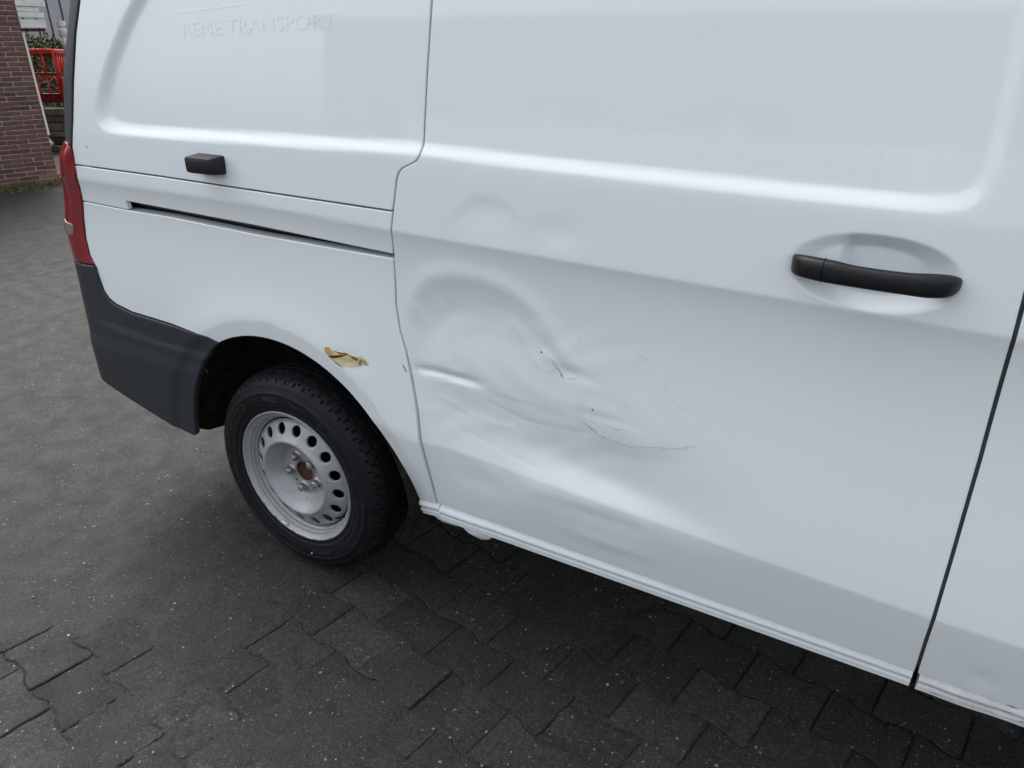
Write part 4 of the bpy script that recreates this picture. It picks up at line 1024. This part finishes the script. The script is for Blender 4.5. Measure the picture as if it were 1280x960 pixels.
# stepped white boards of the canopy edge, beyond the corner
for k, (z0, z1, y1, tilt) in enumerate(((1.575, 1.655, .250, .0), (1.672, 1.722, .250, .03), (1.728, 1.772, .215, .03), (1.778, 1.86, .285, .02), (1.864, 1.95, .300, .02), (1.956, 2.04, .31, .02))):
    m = MB(); m.box((-.06 + .012 * (k % 2), (y1 + .004) / 2, (z0 + z1) / 2), (.10, y1 - .004, z1 - z0), bev=.004, rot=Matrix.Rotation(-tilt, 3, 'X')); m.build('canopy_board', M_WHITEWOOD, bld)
m = MB(); m.box((-.10, .12, 1.555), (.14, .23, .03), bev=.004); m.build('canopy_soffit', simple('dark_red_soffit', (.06, .022, .02), .8, .3, 30, .2), bld)

# weedy strip at the wall foot: many little blades
M_WEED = simple('dry_green_weed', (.085, .085, .035), .9, .4, 50, .2)
rr = random.Random(5); V = []; F = []
for k in range(2600):
    y = rr.uniform(-1.1, .35); x = abs(rr.gauss(0, .16)) + .02 if y < .05 else rr.gauss(0, .2); b_ = np.array([CR[0], CR[1]]) + BE * y + BN * x
    if y > .05: b_ = np.array([CR[0], CR[1]]) + BE * rr.uniform(.0, 1.0) + BN * rr.uniform(-.6, .25)
    h_ = rr.uniform(.004, .022); a = rr.uniform(0, 6.28); w_ = rr.uniform(.004, .012); s0 = len(V)
    V += [(b_[0] - w_ * math.cos(a), b_[1] - w_ * math.sin(a), .0), (b_[0] + w_ * math.cos(a), b_[1] + w_ * math.sin(a), .0), (b_[0] + rr.gauss(0, .012), b_[1] + rr.gauss(0, .012), h_)]
    F.append([s0, s0 + 1, s0 + 2])
tag(link('weeds', mesh('weeds', V, F), M_WEED), 'low moss and weeds along the foot of the brick wall', 'weeds', kind='stuff')

FH = np.array([-.5026, .8645]); RT = np.array([.8645, .5026]); RTZ = -math.atan2(-.5026, .8645)
CAM2 = np.array([1.5522, -1.32845])
def bgp(D, lat): q = CAM2 + FH * D + RT * lat; return q
BROT = math.atan2(.5026, .8645)
def lat_of(x, y): return (np.array([x, y]) - CAM2) @ RT
# stone edging wall
M_STONE = simple('mossy_concrete_block', (.15, .145, .115), .95, .4, 14, .15, bump=.6)
M_DARKST = simple('dark_stone', (.045, .045, .038), .9, .5, 12, .2, bump=.6)  # darker stone for one low course and the core
o0 = bgp(11.0, lat_of(-9.95, 4.71))
ew = empty('block_wall', (o0[0], o0[1], 0), BROT); tag(ew, 'low mossy concrete block wall under the red barriers', 'wall')
rr = random.Random(3)
zz = 0.
for r_, h in enumerate((.085, .10, .075, .12, .09, .10)):
    x = -.2 + (.12 if r_ % 2 else 0)
    while x < 2.0:
        l = rr.uniform(.28, .46); m = MB(); m.box((x + l / 2, .14 + rr.uniform(-.02, .02) + (.05 if r_ > 2 else 0) - (.06 if r_ == 0 else 0), zz + h / 2), (l - .012, .28, h - .010), bev=.012)
        m.build('block', M_STONE if r_ != 1 else M_DARKST, ew); x += l
    zz += h
m = MB(); m.box((.9, .20, .28), (2.1, .2, .5)); m.build('wall_core', M_DARKST, ew)
# pale bent pipe lying by the wall
q = bgp(10.75, lat_of(-9.52, 4.96)); m = MB()
m.tube([(q[0] - .17 + .24 * t, q[1] - .10 + .14 * t, .16 + .09 * math.sin(math.pi * min(1, t * 1.1)) - .14 * max(0, t - .7)) for t in np.linspace(0, 1, 12)], .042, 12)
tag(m.build('pipe', simple('pale_grey_plastic_pipe', (.40, .38, .34), .5, .2, 20, .4), None, True), 'pale bent pipe lying against the low block wall', 'pipe')
# plank under the barriers
M_RED = simple('bright_red_plastic', (.62, .035, .018), .42, .12, 12, .5)
M_DRED = simple('shaded_red_plastic', (.16, .012, .012), .6, .25, 12, .3)  # darker copy of the barrier red: shade painted into base, lip and mid rail
def barrier(loc, rz, label, length, foot=True):
    b = empty('crowd_barrier', loc, rz); tag(b, label, 'barrier', 'red plastic barriers behind the brick building')
    H = .62
    m = MB(); m.tube([(0, 0, .02), (0, 0, H)], .020, 8); m.build('post', M_RED, b, True)
    m = MB(); m.tube([(length, 0, .02), (length, 0, H)], .020, 8); m.build('post', M_RED, b, True)
    m = MB(); m.box((length / 2, 0, H + .005), (length, .042, .055), bev=.008); m.build('top_rail', M_RED, b)
    m = MB(); m.box((length / 2, .006, H - .045), (length - .03, .022, .022), bev=.004); m.build('lower_lip', M_DRED, b)
    m = MB(); m.box((length / 2, .006, .335), (length - .03, .028, .026), bev=.005); m.build('mid_rail', M_DRED, b)
    n = int(length / .145)
    for k in range(1, n):
        x = length * k / n; m = MB(); m.tube([(x, 0, .345), (x, 0, H - .02)], .0135, 8); m.build('bar', M_RED, b, True)
    g = .32; x = .03
    while x + g < length + .01:
        pts_ = [(x + .02, 0, .03), (x + .02, 0, .22)] + [(x + .09 - .07 * math.cos(a), 0, .22 + .07 * math.sin(a)) for a in np.linspace(.2, math.pi / 2, 5)]
        pts_ += [(x + g - .09 + .07 * math.sin(a), 0, .22 + .07 * math.cos(a)) for a in np.linspace(0, math.pi / 2 - .2, 5)] + [(x + g - .02, 0, .22), (x + g - .02, 0, .03)]
        m = MB(); m.tube(pts_, .0135, 8); m.build('loop', M_RED, b, True)
        m = MB(); m.tube([(x + g / 2, 0, .03), (x + g / 2, 0, .29)], .011, 8); m.build('bar', M_RED, b, True)
        x += g
    m = MB(); m.box((length / 2, .01, .02), (length, .06, .12), bev=.01); m.build('base_rail', M_DRED, b)
    return b
zb0 = .665
q = bgp(11.3, lat_of(-9.60, 5.258)); L1 = 1.0
st = q - RT * L1
barrier((st[0], st[1], zb0), BROT, 'red barrier running left behind the brick corner', L1)
q2 = q + RT * .03
barrier((q2[0], q2[1], zb0), BROT - R(52), 'red barrier turned towards the yard beside the van', 1.0)
# white ringed post
q = bgp(10.6, lat_of(-8.745, 4.948)); m = MB()
m.lathe([(.0, 1.66), (.050, 1.66), (.052, 1.65), (.052, 1.595), (.040, 1.590), (.040, 1.575), (.050, 1.565), (.052, 1.555), (.050, 1.475), (.042, 1.468), (.050, 1.460), (.050, 1.38), (.042, 1.36), (.035, 1.35), (.035, 0.)], 24, 'z', (q[0], q[1], 0))
tag(m.build('vent_pipe', simple('white_plastic_pipe', (.58, .58, .55), .45, .15, 14, .4), None, angle=50), 'white ringed pipe standing beside the dark edge of the van', 'pipe')

# shrubs: leaf clumps
def shrub(loc, w, h, n, seed, label, cols):
    rr = random.Random(seed); root = empty('shrub', loc); tag(root, label, 'shrub')
    m = MB()
    for k in range(9):
        a = rr.uniform(0, 6.28); tpt = (math.cos(a) * w * rr.uniform(.1, .8), math.sin(a) * w * .4, h * rr.uniform(.7, 1.05)); m.tube([(0, 0, 0), (tpt[0] * .4, tpt[1] * .4, h * .4), tpt], [.012, .008, .003], 5)
    m.build('stem', simple('grey_brown_twig', (.10, .08, .055), .9, .3, 30, .2), root, True)
    for ci, col in enumerate(cols):
        V = []; F = []
        for k in range(n // len(cols)):
            a = rr.uniform(0, 6.28); rad = math.sqrt(rr.random()); z = h * (rr.random() ** .8); env_ = (1 - .55 * (z / h) ** 2)
            c0 = Vector((math.cos(a) * rad * w * env_, math.sin(a) * rad * w * .45 * env_, z + rr.gauss(0, .04)))
            d = Vector((rr.gauss(0, 1), rr.gauss(0, 1), rr.gauss(.6, .7))).normalized(); s_ = d.orthogonal().normalized() * rr.uniform(.008, .018); l_ = d * rr.uniform(.035, .085); s0 = len(V)
            V += [tuple(c0), tuple(c0 + l_ * .5 + s_), tuple(c0 + l_), tuple(c0 + l_ * .5 - s_)]; F.append([s0, s0 + 1, s0 + 2, s0 + 3])
        link('foliage', mesh('foliage', V, F), simple('leaf_green', col, .6, .35, 8, .3), root)
q = bgp(12.2, lat_of(-10.62, 5.80)); shrub((q[0], q[1], .2), .95, 1.22, 5200, 11, 'tangled green and straw coloured shrub growing behind the red barriers', ((.055, .075, .022), (.14, .135, .06), (.035, .05, .016)))
# grey profiled metal shed
M_SHED = simple('grey_metal_cladding', (.36, .37, .38), .45, .06, 6, .5)
M_SEAM = simple('dark_cladding_groove', (.09, .095, .10), .6, .2, 20, .3)
o0 = bgp(16, lat_of(-14.6, 7.79)); sh = empty('metal_shed', (o0[0], o0[1], 0), BROT + R(8)); tag(sh, 'large grey metal shed with vertical cladding far behind the shrub', 'building')
for k in range(40):
    x = -3 + .24 * k
    m = MB(); m.box((x, .03, 3.0), (.205, .06, 6.0), bev=.012); m.build('cladding_panel', M_SHED, sh)
m = MB(); m.box((1.7, .10, 3.0), (9.8, .1, 5.98)); m.build('backing', M_SEAM, sh)
m = MB(); m.box((1.7, 4.2, 2.99), (9.7, 8.05, 5.9)); m.build('shed_body', M_SHED, sh)
# stray stones lying on the grit
rr = random.Random(21); stone = []
for k in range(3):
    bm = bmesh.new(); bmesh.ops.create_icosphere(bm, subdivisions=1, radius=1.)
    for q in bm.verts: q.co = Vector((q.co.x * rr.uniform(.8, 1.25), q.co.y * rr.uniform(.7, 1.1), q.co.z * rr.uniform(.5, .75)))
    me = bpy.data.meshes.new('pebble'); bm.to_mesh(me); bm.free(); me.polygons.foreach_set('use_smooth', np.ones(len(me.polygons), bool)); stone.append(me)
V = []; F = []
for k in range(420):
    x, y = rr.uniform(-2.2, 2.0), rr.uniform(-1.1, .6); r_ = rr.uniform(.0012, .0034) if rr.random() < .93 else rr.uniform(.0035, .0055); me = rr.choice(stone); s0 = len(V); a = rr.uniform(0, 6.28)
    for q in me.vertices: V.append((x + r_ * (q.co.x * math.cos(a) - q.co.y * math.sin(a)), y + r_ * (q.co.x * math.sin(a) + q.co.y * math.cos(a)), r_ * .45 + r_ * q.co.z))
    F += [[s0 + i for i in p_.vertices] for p_ in me.polygons]
t = NT('pale_grit'); p_ = t.pos(); t.set(Base_Color=t.ramp(t.noise(p_, 40, 2), [(.35, (.08, .07, .055)), (.5, (.18, .17, .155)), (.65, (.30, .29, .27))]), Roughness=.8)
tag(link('grit', mesh('grit', V, F, True), t.m), 'small pale stones scattered over the paving', 'gravel', kind='stuff')

# ---------------------------------------------------------------- across the yard, behind the photographer: the mirrored fence, and an unseen dark building added for reflections
M_FENCE = simple('galvanised_fence_bar', (.66, .67, .67), .45, .1, 10, .5)
fe = empty('bar_fence', (-6, -8.5, 0)); tag(fe, 'pale metal bar fence across the yard, mirrored in the van side', 'fence')
for z in (.18, 1.72): MB().box((9, 0, z), (18, .03, .05)).build('fence_rail', M_FENCE, fe)
bar = MB().box((0, 0, .95), (.075, .020, 1.7)).build('fence_bar', M_FENCE, fe, loc=(.1, .03, 0))
for k in range(1, 128): o = bar.copy(); C.objects.link(o); o.location = (.1 + .14 * k, .03, 0)
post = MB().box((0, 0, 1.0), (.09, .09, 2.0), bev=.01).build('fence_post', M_FENCE, fe, loc=(0, -.02, 0))
for k in range(1, 8): o = post.copy(); C.objects.link(o); o.location = (2.5 * k, -.02, 0)
wa = empty('backdrop', (-14, -15, 0)); tag(wa, 'unseen long grey brown warehouse across the yard, mirrored in the van side', 'building')
M_WALL = simple('grey_brown_render', (.10, .095, .09), .85, .15, 3, .2)
MB().box((20, -5, 2.1), (40, 10, 4.2)).build('wall', M_WALL, wa)
MB().box((20, -5, 4.3), (40.6, 10.6, .2)).build('roof', M_TRIM, wa)
for k in range(9): MB().box((3 + 4.2 * k, .02, 2.2), (2.2, .06, 1.2), bev=.02).build('window', M_GLASS, wa)
